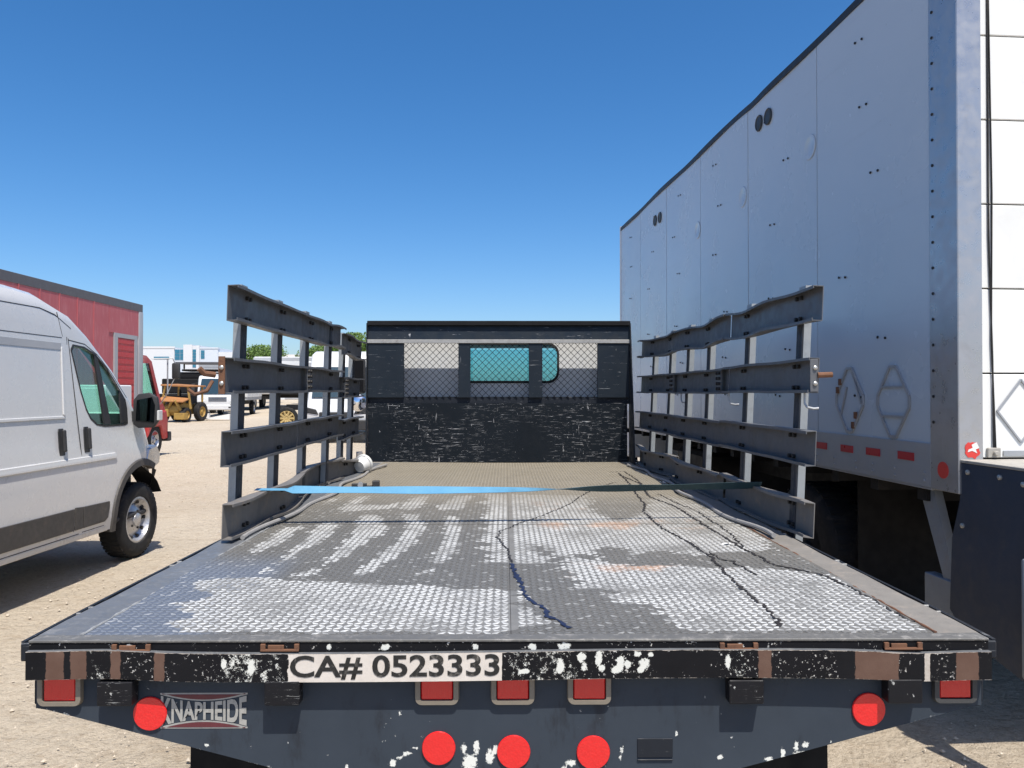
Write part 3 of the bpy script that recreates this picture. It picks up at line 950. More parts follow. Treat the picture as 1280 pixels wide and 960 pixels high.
        A, B, C_ = rr(.056, .042, .017), rr(.054, .040, .016), rr(.042, .030, .006)
        n = len(A)
        m = MB()
        vs = [(a, -.001, b) for a, b in A] + [(a, -.013, b) for a, b in B] + [(a, -.013, b) for a, b in C_] + [(a, .0, b) for a, b in C_]
        fs = []
        for L in range(3):
            fs += [(L * n + i, L * n + (i + 1) % n, (L + 1) * n + (i + 1) % n, (L + 1) * n + i) for i in range(n)]
        m.add(vs, fs)
        m.build('lamp_housing', 'lamp_rim' if k < 4 else 'lamp_rim_dark', lamp, smooth=True, angle=40)
        m = MB()
        m.box(-.0405, .0405, -.010, -.001, -.0285, .0285)
        m.build('lamp_lens', 'lamp_red', lamp, bevel=.003)
    for px, py in ((192, 888), (549, 932), (642, 937), (741, 938), (1085, 886)):
        p = on_y(px, py, ys_k)
        m = MB()
        m.lathe([(.0415, -.001), (.0425, .003), (.041, .006), (.0, .0065)], (0, 0, 0), (0, -1, 0), 36)
        o = m.build('round_reflector', 'red_reflector', truck, smooth=True)
        o.location = (p.x, ys_k, p.z)
    for px in (145, 353, 934, 1134):
        p = on_y(px, 863, -.02)
        m = MB()
        m.box(p.x - .043, p.x + .043, -.013, ys_k - .002, .872, BZ - .096)
        m.build('bracket', 'sill_like', truck, bevel=.002)
    # maker's badge: lettering between two red arcs
    xl, xr = on_y(205, 0, ys_k).x, on_y(311, 0, ys_k).x
    zt, zb = on_y(0, 863, ys_k).z, on_y(0, 907, ys_k).z
    zm, hgt = (zt + zb) / 2, (zt - zb) / 2
    me = text_mesh('KNAPHEIDE', 'letter_silver', 0.03)
    tx = [v.co.x for v in me.vertices]
    ty = [v.co.y for v in me.vertices]
    for v in me.vertices:
        u = (v.co.x - min(tx)) / (max(tx) - min(tx))
        s_ = (v.co.y - min(ty)) / (max(ty) - min(ty)) * 2 - 1
        k = 0.50 + 0.36 * (2 * u - 1) ** 2
        v.co = (xl + u * (xr - xl), ys_k - .0022, zm + s_ * hgt * k)
    badge = link('badge_lettering', me, skirt)
    for sg in (1, -1):
        for grow, mt, yy in ((0.0, 'letter_silver', .0010), (1, 'logo_red', .0020)):
            m = MB()
            n = 20
            ins = .0035 * grow
            top, bot = [], []
            for q_ in range(n + 1):
                u = q_ / n
                x = xl - .002 + ins * 1.5 + u * (xr - xl + .004 - 3 * ins)
                e = (2 * u - 1) ** 2
                top.append((x, ys_k - yy, zm + sg * (hgt - ins)))
                bot.append((x, ys_k - yy, zm + sg * (hgt * (0.55 + 0.36 * e) + ins)))
            m.add(top + bot, [(i, i + 1, n + 2 + i, n + 1 + i) for i in range(n)])
            m.build('badge_arc', mt, badge, recalc=False)
    # small raised plate scar on the skirt and mud flaps, running gear
    p = on_y(818, 935, ys_k)
    m = MB()
    m.box(p.x - .045, p.x + .045, ys_k - .004, ys_k, p.z - .028, p.z - .024)
    m.box(p.x - .045, p.x + .045, ys_k - .0025, ys_k - .0005, p.z - .02, p.z + .028)
    m.build('plate_bracket', 'black_steel', truck, bevel=.001)
    for sgn in (-1, 1):
        m = MB()
        xa, xb = sgn * .42, sgn * .975
        m.sweep([(0, 0), (.010, 0), (.010, .58), (0, .58)], lambda k, a, b: (k, .42 + a + .02 * math.sin(b * 4), .045 + b), np.linspace(min(xa, xb), max(xa, xb), 6))
        m.build('mud_flap', 'flat_black', truck)
        m = MB()
        m.box(min(xa, xb), max(xa, xb), .405, .418, .585, .635)
        m.box(sgn * .44, sgn * .48, .40, .445, .63, .90)
        m.build('flap_bracket', 'chassis', truck, bevel=.002)


scratched('sill_like', (0.010, 0.010, 0.012), (0.5, 0.5, 0.47), 0.5, 0.8, 0.64, 20.0, 0.62)
rear_end()


def wheel(parent, loc, r=0.42, wd=0.24, rim='silver_rim', out=1, holes=8, rimr=0.55, steer=0.0, spokes=0):
    """tyre > rim, nuts; axle along x, the outside facing out (+1 or -1)"""
    e = bpy.data.objects.new('wheel', None)
    COL.objects.link(e)
    e.parent = parent
    e.location = loc
    e.rotation_euler = (0, 0, steer)
    h = wd / 2
    ri = r * rimr
    m = MB()
    m.lathe([(ri, -h * .75), (ri * 1.06, -h * .95), (r * .80, -h), (r * .93, -h * .93), (r * .985, -h * .72), (r, -h * .4), (r, h * .4), (r * .985, h * .72), (r * .93, h * .93), (r * .80, h), (ri * 1.06, h * .95), (ri, h * .75)], (0, 0, 0), (out, 0, 0), 40, True)
    n0 = len(m.v)
    for k in range(44):       # tread blocks
        a = 2 * math.pi * k / 44
        for s_ in (-1, 1):
            b = a + (0.035 if s_ > 0 else -0.035)
            c_, s2 = math.cos(b), math.sin(b)
            t_, rad = Vector((0, -s2, c_)), Vector((0, c_, s2))
            m.hexa([Vector((s_ * x, 0, 0)) + rad * q + t_ * p for q in (r * .985, r * 1.005) for x, p in ((h * .12, -.016), (h * .80, -.016), (h * .80, .016), (h * .12, .016))])
    m.build('tyre', 'rubber', e, smooth=True, angle=40)
    m = MB()
    m.lathe([(ri * 1.02, -h * .8), (ri * 1.02, h * .86), (ri * .94, h * .88), (ri * .86, h * .55), (ri * .74, h * .35), (ri * .62, h * .45), (ri * .48, h * .62), (ri * .30, h * .66), (ri * .28, h * .80), (ri * .22, h * .86), (0, h * .88)], (0, 0, 0), (out, 0, 0), 40)
    rimo = m.build('rim', rim, e, smooth=True, angle=30)
    if holes:
        for k in range(holes):
            a = 2 * math.pi * k / holes
            m = MB()
            c_ = Vector((0, math.cos(a), math.sin(a))) * ri * .80
            m.cyl(c_ + Vector((out * h * .2, 0, 0)), c_ + Vector((out * h * .56, 0, 0)), ri * .085, n=10)
            m.build('vent_hole', 'gap_dark', rimo)
        for k in range(5):
            a = 2 * math.pi * k / 5
            m = MB()
            c_ = Vector((0, math.cos(a), math.sin(a))) * ri * .39
            m.cyl(c_ + Vector((out * h * .5, 0, 0)), c_ + Vector((out * h * .72, 0, 0)), ri * .055, n=6)
            m.build('wheel_nut', 'bolt_dark', rimo)
    for k in range(spokes):
        a = 2 * math.pi * k / spokes
        d = Vector((0, math.cos(a), math.sin(a)))
        m = MB()
        m.bar(d * ri * .25 + Vector((out * h * .8, 0, 0)), d * ri * .95 + Vector((out * h * .95, 0, 0)), ri * .22, h * .3, (1, 0, 0))
        m.build('spoke', rim, rimo, bevel=.004)
    return e


def running_gear():
    m = MB()
    for sgn in (-1, 1):
        m.box(sgn * .39, sgn * .47, .25, 7.0, .68, .90)
    for yy in (.9, 2.0, 3.2, 4.4):
        m.box(-.385, .385, yy, yy + .08, .70, .84)
    m.build('chassis_rail', 'chassis', truck, bevel=.004)
    m = MB()
    for k in range(11):
        m.box(-1.13, 1.13, .35 + .42 * k, .41 + .42 * k, .915, BZ - .012)
    m.build('cross_member', 'chassis', truck)
    m = MB()
    m.cyl((-.95, 1.5, .42), (.95, 1.5, .42), .06, n=14)
    m.lathe([(.06, -.2), (.17, -.08), (.17, .08), (.06, .2)], (0, 1.5, .42), (1, 0, 0), 20)
    m.build('rear_axle', 'chassis', truck, smooth=True)
    for sgn in (-1, 1):
        wheel(truck, (sgn * 1.0, 1.5, .418), out=sgn)
        wheel(truck, (sgn * .72, 1.5, .418), out=sgn, holes=0)
        wheel(truck, (sgn * .98, 6.35, .418), out=sgn)


running_gear()


def bulkhead():
    b = bpy.data.objects.new('headboard', None)
    COL.objects.link(b)
    b.parent = truck
    Y = BL
    xl, xr = on_y(460, 0, Y).x, on_y(787, 0, Y).x
    zz = lambda py: on_y(0, py, Y).z
    m = MB()
    nx = 30
    m.sweep([(0, BZ + .004), (0, zz(504)), (.022, zz(504)), (.022, BZ + .004)], lambda k, a, q: (k, Y + a - .006 * math.sin(k * 2.3 + 1) * math.sin((q - BZ) * 5), q), np.linspace(xl + .004, xr - .02, nx))
    m.build('lower_panel', 'bulkhead_lower', b, smooth=True)
    m = MB()
    m.box(xl, xr, Y + .022, Y + .05, zz(505), zz(496))
    m.build('middle_channel', 'black_steel', b)
    zb, zt = zz(497), zz(426)
    wins = [(505, 573), (588, 661), (678, 747)]
    xs = [xl] + [on_y(p, 0, Y).x for w_ in wins for p in w_] + [xr]
    for k in range(0, 8, 2):
        m = MB()
        m.box(xs[k], xs[k + 1], Y - .002, Y + .028, zb, zt)
        m.build('upper_panel', 'bulkhead_upper', b, bevel=.002)
    m = MB()
    m.box(xl + .002, xr - .002, Y + .001, Y + .026, zt - .012, zz(424))
    m.build('upper_sill', 'black_steel', b)
    m = MB()
    m.box(xl - .004, xr + .004, Y - .012, Y + .03, zz(429), zz(424.5))
    m.build('trim_strip', 'trim_strip', b, bevel=.002)
    m = MB()
    m.hexa([(xl, Y + .004, zz(424.3)), (xr, Y + .004, zz(424.3)), (xr, Y + .035, zz(424.3)), (xl, Y + .035, zz(424.3)), (xl, Y + .022, zz(407)), (xr, Y + .022, zz(407)), (xr, Y + .05, zz(407)), (xl, Y + .05, zz(407))])
    m.build('header', 'bulkhead_upper', b)
    m = MB()
    m.box(xl - .006, xr + .008, Y - .01, Y + .055, zz(406.8), zz(401))
    m.build('top_bar', 'flat_black', b, bevel=.004)
    for k in range(3):
        xa, xb = xs[1 + 2 * k], xs[2 + 2 * k]
        m = MB()
        hgt = zt - zb
        step, r = .0595, .0042
        for sgn in (1, -1):
            c0 = -hgt
            while c0 < (xb - xa) + hgt:
                pts = []
                # line x = c0 + s (sgn 1) or x = c0 + hgt - s, clipped to the window
                if sgn > 0:
                    s0, s1 = max(0, -c0), min(hgt, (xb - xa) - c0)
                    if s1 - s0 > .01:
                        pts = [(xa + c0 + s0, zb + s0), (xa + c0 + s1, zb + s1)]
                else:
                    c1 = c0 + hgt
                    s0, s1 = max(0, c1 - (xb - xa)), min(hgt, c1)
                    if s1 - s0 > .01:
                        pts = [(xa + c1 - s0, zb + s0), (xa + c1 - s1, zb + s1)]
                if pts:
                    yy = Y + .018 + .003 * sgn
                    m.bar((pts[0][0], yy, pts[0][1]), (pts[1][0], yy, pts[1][1]), .004, .0085, (0, 1, 0))
                c0 += step
        m.build('mesh_panel', 'flat_black', b)
    for sgn, x in ((1, xr), (-1, xl)):
        m = MB()
        dp = .24 if sgn > 0 else .05
        m.prism([(Y + .05, BZ + .003), (Y - dp, BZ + .003), (Y - dp, BZ + .05), (Y - .012, zz(404)), (Y + .05, zz(404))], 'x', x + sgn * .003, x + sgn * .012)
        m.build('side_gusset', 'black_steel', b)


bulkhead()


def solid_with_holes(mb, cutters, solid=0.0):
    """boolean the cutters out of a closed mesh; returns new mesh data"""
    me = mb.data('shell', 'flat_black')
    o = link('shell', me)
    cs = []
    if solid:
        md = o.modifiers.new('s', 'SOLIDIFY')
        md.thickness = solid
        md.offset = -1
    for c in cutters:
        co_ = link('cut', c.data('cut', 'flat_black'))
        md = o.modifiers.new('b', 'BOOLEAN')
        md.operation = 'DIFFERENCE'
        md.solver = 'EXACT'
        md.object = co_
        cs.append(co_)
    bpy.context.view_layer.update()
    dg = bpy.context.evaluated_depsgraph_get()
    r = bpy.data.meshes.new_from_object(o.evaluated_get(dg))
    for q_ in cs + [o]:
        d = q_.data
        bpy.data.objects.remove(q_)
        bpy.data.meshes.remove(d)
    r.materials.clear()
    return r


def cab_of_flatbed():
    cab = bpy.data.objects.new('cab', None)
    COL.objects.link(cab)
    cab.parent = truck
    y0, y1, w_, zb, zt = 5.105, 6.75, .99, .62, 2.22
    m = MB()
    prof = [(y0, zb), (y1 + .95, zb), (y1 + .95, 1.12), (y1 + .75, 1.30), (y1 + .05, 1.40), (y1 - .55, 2.12), (y1 - .75, zt), (y0 + .06, zt), (y0, zt - .07)]
    m.prism(prof, 'x', -w_, w_)
    rw = MB()
    xa, xb = on_y(577, 0, y0).x, on_y(696.5, 0, y0).x
    za, zc = on_y(0, 476, y0).z, on_y(0, 431, y0).z

    def rrect(xa, xb, za, zb_, r_):
        o_ = []
        for cx_, cz_, a0 in ((xb - r_, zb_ - r_, 0), (xa + r_, zb_ - r_, 90), (xa + r_, za + r_, 180), (xb - r_, za + r_, 270)):
            for k in range(7):
                a = R(a0 + 15 * k)
                o_.append((cx_ + r_ * math.cos(a), cz_ + r_ * math.sin(a)))
        return o_
    out_ = rrect(xa, xb, za, zc, .09)
    rw.prism(out_, 'y', y0 - .2, y0 + .3)
    fw = MB()
    fw.prism([(y1 - .12, 1.48), (y1 - .62, 2.08), (y1 - .2, 2.4), (y1 + .5, 1.7)], 'x', -.86, .86)
    sw = MB()
    sw.prism([(y0 + .35, 1.5), (y1 - .15, 1.5), (y1 - .66, 2.08), (y0 + .35, 2.08)], 'x', -1.3, 1.3)
    me = solid_with_holes(m, [rw, fw, sw], .03)
    me.materials.append(MATS['far_white'])
    link('cab_shell', me, cab)
    m = MB()
    m.prism(out_, 'y', y0 + .008, y0 + .014)
    m.build('rear_window', 'teal_glass', cab)
    m = MB()
    n = len(out_)
    big_ = rrect(xa - .018, xb + .018, za - .022, zc + .018, .10)
    m.add([(a, y0 - .006, b_) for a, b_ in big_] + [(a, y0 - .008, b_) for a, b_ in out_] + [(a, y0 + .02, b_) for a, b_ in out_], [(i, (i + 1) % n, n + (i + 1) % n, n + i) for i in range(n)] + [(n + i, n + (i + 1) % n, 2 * n + (i + 1) % n, 2 * n + i) for i in range(n)])
    m.build('window_seal', 'rubber', cab)
    m = MB()
    m.hexa([(-.85, y1 + .025, 1.455), (.85, y1 + .025, 1.455), (.85, y1 + .03, 1.455), (-.85, y1 + .03, 1.455), (-.8, y1 - .53, 2.10), (.8, y1 - .53, 2.10), (.8, y1 - .525, 2.10), (-.8, y1 - .525, 2.10)])
    m.build('windscreen', 'teal_glass', cab)
    m = MB()
    m.box(-.9, .9, y0 + .25, y0 + .85, .7, 1.25)
    m.box(-.85, -.25, y0 + .22, y0 + .36, 1.25, 1.66)
    m.box(.25, .85, y0 + .22, y0 + .36, 1.25, 1.66)
    m.box(-.9, .9, y1 - .35, y1 + .1, 1.0, 1.42)
    m.build('seats', 'interior', cab, bevel=.03)
    # wing mirrors on tube arms, a convex spotter below each
    for sgn in (-1,):
        mir = bpy.data.objects.new('wing_mirror', None)
        COL.objects.link(mir)
        mir.parent = truck
        D = 8.25
        p = at(446, 470, D)
        q = at(447.5, 503, D)
        px_ = sgn * abs(p.x)
        m = MB()
        hw_, hh_ = .092, .19
        m.box(px_ - hw_, px_ + hw_, p.y, p.y + .07, p.z - hh_, p.z + hh_)
        m.build('mirror_housing', 'black_trim', mir, bevel=.03, smooth=True, seg=3)
        m = MB()
        m.box(px_ - hw_ + .018, px_ + hw_ - .018, p.y - .003, p.y - .001, p.z - hh_ + .02, p.z + hh_ - .02)
        m.build('mirror_face', 'dark_face', mir)
        qx = sgn * abs(q.x)
        m = MB()
        m.lathe([(.094, .01), (.096, 0), (.09, -.012), (.07, -.03), (.03, -.042), (.0, -.044)], (qx, q.y, q.z), (0, 1, 0), 28)
        m.build('spotter_mirror', 'mirror_glass', mir, smooth=True, angle=60)
        m = MB()
        m.tube([(sgn * .98, 6.6, 1.5), (px_ - sgn * .1, p.y + .10, 1.42), (px_, p.y + .09, 1.42), (px_, p.y + .09, 1.9), (sgn * .98, 6.5, 1.95)], .014, 8)
        m.build('mirror_arm', 'black_trim', mir)


paint('dark_face', (0.008, 0.008, 0.009), 0.6, spec=0.1)
cab_of_flatbed()

# ------------------------------------------------------------------ stake racks
_b = MB()
_b.cyl((0, 0, 0), (-.012, 0, 0), .010, n=6)
BOLT = _b.data('bolt', 'bolt_dark')
_b = MB()
_b.lathe([(.0095, 0), (.009, -.005), (.005, -.008), (0, -.009)], (0, 0, 0), (1, 0, 0), 10)
BOLTZ = _b.data('bolt', 'bolt_zinc', smooth=True)


def rack(sgn, y0, L, xf, xr_, lean, dz, stakes, bends, label, hooks=(), endcap=False, seed=0):
    """sgn -1: van side, +1: box-truck side. Boards are channels open towards the deck"""
    rnd = random.Random(seed)
    root = thing('stake_rack', label, 'stake rack', (xr_, y0, BZ), 0, 'stake racks along the deck edges')
    tilt = (xf - xr_) / L

    def X(k, z):
        return tilt * k + sgn * 0.0 + lean * z
    tops = (1.062, .765, .462, .160)
    hgt = .147
    for b, top in enumerate(tops):
        z0 = top - hgt
        bend = bends.get(b, (0, 0, 0))
        ph = rnd.uniform(0, 6)

        def P(k, a, z, bend=bend, ph=ph, b=b):
            u = k / L
            dx = bend[0] * math.sin(math.pi * u) + bend[1] * math.sin(2.2 * math.pi * u + ph) + .004 * math.sin(k * 6 + ph)
            zz = z + dz + bend[2] * math.sin(2 * math.pi * u + ph * .5) * (1 if b in (0, 3) else .4)
            fl = .006 * math.sin(k * 9 + ph * 2) if a < .03 else 0
            return (X(k, z) + sgn * (a - .045) + dx, k, zz + fl * (1 if bend[1] else .3))
        # profile: web outside (a=.045), flanges reach inwards, small lips
        t_ = .0035
        prof = [(.045, z0), (.045, top), (0, top), (0, top - .012), (t_, top - .012), (t_, top - t_), (.045 - t_, top - t_), (.045 - t_, z0 + t_), (t_, z0 + t_), (t_, z0 + .012), (0, z0 + .012), (0, z0)]
        m = MB()
        m.sweep(prof, P, np.linspace(0.0, L, 26))
        bo = m.build('board', 'rail_dusty' if b == 3 else 'rail_steel', root, smooth=True, angle=30)
        for sy in stakes:
            for zz in (z0 + .025, top - .030):
                for dy in (-.022, .022):
                    p = P(sy + dy, .0405, zz)
                    o = link('bolt', BOLT, bo, p)
                    o.rotation_euler = (0, 0, 0 if sgn > 0 else math.pi)
    for sy in stakes:
        m = MB()
        sgn_off = sgn * .001
        wd, dp, t_ = .038, .032, .004
        prof = [(-wd, 0), (-wd, dp), (-wd + t_, dp), (-wd + t_, t_), (wd - t_, t_), (wd - t_, dp), (wd, dp), (wd, 0)]
        m.sweep(prof, lambda k, a, b_: (X(sy, k) + sgn * (.0065 + b_ + (max(0, .02) if False else 0)), sy + a, k + dz), np.linspace(-.055, 1.092, 12))
        so_ = m.build('stake', 'post_steel', root)
        m = MB()       # ribbed strip, its dark colour deepens the shade on the stake's inner face
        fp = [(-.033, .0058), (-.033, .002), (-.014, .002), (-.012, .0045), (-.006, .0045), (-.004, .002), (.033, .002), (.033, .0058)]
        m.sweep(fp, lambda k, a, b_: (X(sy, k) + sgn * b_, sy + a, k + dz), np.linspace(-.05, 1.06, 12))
        m.build('face_shade_strip', 'post_shade', so_)
    for hk in hooks:
        kind, k, b = hk
        top = tops[b]
        if kind == 'hook':
            m = MB()
            x = X(k, top) - sgn * .02
            m.tube([(x, k, top - hgt + .01 + dz), (x, k, top - hgt - .045 + dz), (x + .006, k - .01, top - hgt - .06 + dz), (x + .03, k - .02, top - hgt - .066 + dz), (x + .05, k - .025, top - hgt - .064 + dz)], .0055, 8)
            m.build('latch_hook', 'galv', root, smooth=True)
        if kind == 'plate':
            m = MB()
            z0 = top - hgt + dz
            xa = X(k, top) - sgn * .040
            m.box(min(xa, xa + sgn * .003), max(xa, xa + sgn * .003), k - .04, k + .04, z0 + .008, z0 + hgt - .008)
            pl_ = m.build('splice_plate', 'rail_steel', root)
            for dy in (-.022, .022):
                for q_ in (.03, .06, .09, .12):
                    o = link('bolt', BOLT, pl_, (xa, k + dy, z0 + q_))
                    o.rotation_euler = (0, 0, 0 if sgn > 0 else math.pi)
    if endcap:
        top = tops[1]
        z0 = top - hgt + dz
        x = X(0, top)
        m = MB()
        if sgn < 0:
            m.box(x - .022, x + .004, -.010, -.001, z0 - .004, z0 + hgt + .004)
        else:
            m.box(x - .040, x - .006, -.006, -.001, z0 + .006, z0 + hgt - .006)
        ep = m.build('end_plate', 'rusty_iron' if sgn < 0 else 'rail_steel', root, bevel=.001)
        for q_ in (.04, .105):
            o = link('bolt', BOLTZ, ep, (x - (.008 if sgn < 0 else .02), -.010 if sgn < 0 else -.006, z0 + q_), (0, 0, R(90)))
        m = MB()
        if sgn < 0:
            m.tube([(x - .035, -.006, z0 + .075), (x - .07, -.03, z0 + .08), (x - .085, -.045, z0 + .10)], .012, 8)
            m.tube([(x - .045, -.010, z0 + .05), (x - .06, -.03, z0 + .01), (x - .10, -.05, z0 - .005), (x - .125, -.055, z0 + .015)], .008, 8)
            m.build('latch_hook', 'rusty_iron', root, smooth=True)
        else:
            m.tube([(x - .01, -.006, z0 + .075), (x + .05, -.008, z0 + .077)], .012, 10)
            m.build('latch_pin', 'rusty_iron', root, smooth=True)
    return root


G1, G2 = 'facing the white van', 'facing the white box truck'
rack(-1, 1.22, 1.17, -1.195, -1.185, .028, 0, (.24, .80), {3: (.03, .006, .006)}, 'grey stake rack facing the white van, at the tail end of the deck', endcap=True, seed=1)
rack(-1, 2.40, 1.10, -1.209, -1.198, .026, .004, (.20, .82), {0: (0, .008, .010), 3: (-.05, .012, .01)}, 'grey steel stake rack facing the white van, between two other racks', hooks=(('plate', .08, 1),), seed=2)
rack(-1, 3.51, .86, -1.232, -1.212, .022, -.035, (.22, .62), {0: (.03, .012, .012), 3: (.04, .012, .01)}, 'grey steel stake rack facing the white van, butting the black headboard', hooks=(('plate', .08, 1),), seed=3)
rack(1, 1.25, 1.20, 1.232, 1.255, .045, 0, (.22, .92), {0: (0, .004, .006), 3: (0, .006, .004)}, 'grey stake rack facing the white box truck, at the tail end of the deck', hooks=(('hook', .10, 1), ('hook', 1.15, 1)), endcap=True, seed=4)
rack(1, 2.455, 1.115, 1.20, 1.237, .045, -.006, (.44, .92), {0: (0, .008, .008), 3: (-.03, .012, .006)}, 'grey steel stake rack facing the white box truck, between two other racks', hooks=(('plate', .08, 1), ('hook', 1.0, 1)), seed=5)
rack(1, 3.575, 1.22, 1.15, 1.205, .045, -.004, (.30, .84), {0: (0, .01, .01), 3: (-.03, .014, .008)}, 'grey steel stake rack facing the white box truck, butting the black headboard', hooks=(('plate', .08, 1),), seed=6)


# ------------------------------------------------------------------ loose things on the deck
def loose():
    # webbing strap stretched across, twisting on the way
    p0 = Vector((-1.178, 1.66, BZ + .170))
    p1 = Vector((1.235, 1.82, BZ + .168))
    root = thing('ratchet_strap', 'faded blue webbing strap stretched across the deck between the racks', 'strap', (0, 0, 0))
    n = 70
    vs, fs = [], []
    for k in range(n + 1):
        u = k / n
        c = p0.lerp(p1, u) + Vector((0, 0, -.012 * math.sin(math.pi * u)))
        a = R(38) - R(85) * sstep(.42, .72, u) + R(6) * math.sin(u * 25)
        hw_ = .0225
        if u < .06:
            a = R(5)
        d = Vector((0, math.cos(a), math.sin(a)))
        nn = Vector((0, -math.sin(a), math.cos(a))) * .0008
        for s1, s2 in ((-1, -1), (1, -1), (1, 1), (-1, 1)):
            vs.append(c + d * hw_ * s1 + nn * s2)
    for k in range(n):
        for i in range(4):
            a, b = 4 * k + i, 4 * k + (i + 1) % 4
            fs.append((a, b, b + 4, a + 4))
    fs += [(3, 2, 1, 0), (4 * n, 4 * n + 1, 4 * n + 2, 4 * n + 3)]
    m = MB()
    m.add(vs, fs)
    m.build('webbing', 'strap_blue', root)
    # black ratchet lying on the deck
    p = on_z(457, 611, BZ)
    root = thing('ratchet_buckle', 'black steel ratchet buckle lying on the dusty deck behind the blue strap', 'ratchet', (p.x, p.y, BZ + .002), R(8))
    m = MB()
    m.box(-.085, .01, -.02, -.015, 0, .036)
    m.box(-.085, .01, .015, .02, 0, .036)
    m.build('frame', 'black_trim', root, bevel=.003)
    m = MB()
    m.cyl((-.03, -.024, .026), (-.03, .024, .026), .017, n=16)
    m.build('spool', 'galv', root, smooth=True)
    m = MB()
    m.box(.0, .088, -.026, .026, .012, .018)
    m.box(.045, .092, -.028, .028, .004, .050)
    m.build('handle', 'black_trim', root, bevel=.004)
    m = MB()
    m.tube([(-.08, 0, .01), (-.13, -.01, .006), (-.18, .0, .005), (-.22, .02, .004)], .008, 6)
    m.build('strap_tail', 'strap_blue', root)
    # round white lamp cover lying on its side
    p = on_z(452, 592, BZ)
    m = MB()
    m.lathe([(.072, 0), (.074, .012), (.070, .02), (.062, .022), (.052, .05), (.044, .08), (.0, .082)], (0, 0, 0), (-.35, -.75, -.25), 28)
    o = m.build('lamp_cover', 'clear_plastic', smooth=True, angle=40)
    o.location = (p.x + .02, p.y + .05, BZ + .078)
    tag(o, 'white round plastic cover lying on its side against the headboard', 'plastic cover')
    # hoses at the foot of the racks
    for sgn, lab in ((-1, 'thin grey hose lying along the foot of the van-side racks'), (1, 'thin grey hose lying along the foot of the racks by the box truck')):
        rnd = random.Random(5 + sgn)
        pts = []
        for k in range(46):
            y = 1.30 + k * (3.2 / 45)
            x = sgn * (1.085 - .018 * math.sin(y * 3.2) - .02 * math.sin(y * 7.1 + 1) - .012 * (y - 1.3))
            z = BZ + .0135 + .006 * max(0, math.sin(y * 5.0 + sgn))
            pts.append((x, y, z))
        m = MB()
        m.tube(pts, .010, 8)
        o = m.build('hose', 'hose_grey', smooth=True)
        tag(o, lab, 'hose')
    # paper scraps
    spots = [((908, 690 - 8), .02, 'white paper scrap beside the hose near the tail end of the deck'), ((851, 604), .02, 'white paper scrap in the shadow of the middle rack'), ((826, 594), .025, 'crumpled white scrap beside the headboard gusset'), ((806, 586), .02, 'small white scrap in the corner by the headboard')]
    for (px, py), s_, lab in spots:
        p = on_z(px, py, BZ)
        rnd = random.Random(px)
        m = MB()
        n = 4
        vs = [(s_ * (i - 1.5) * .6 + rnd.uniform(-.004, .004), s_ * (j - 1.5) * .35 + rnd.uniform(-.003, .003), rnd.uniform(.0, .009)) for j in range(n) for i in range(n)]
        m.add(vs, [(j * n + i, j * n + i + 1, (j + 1) * n + i + 1, (j + 1) * n + i) for j in range(n - 1) for i in range(n - 1)])
        o = m.build('paper_scrap', 'paper')
        o.location = (min(p.x, 1.06), p.y, BZ + .003)
        tag(o, lab, 'scrap')


loose()


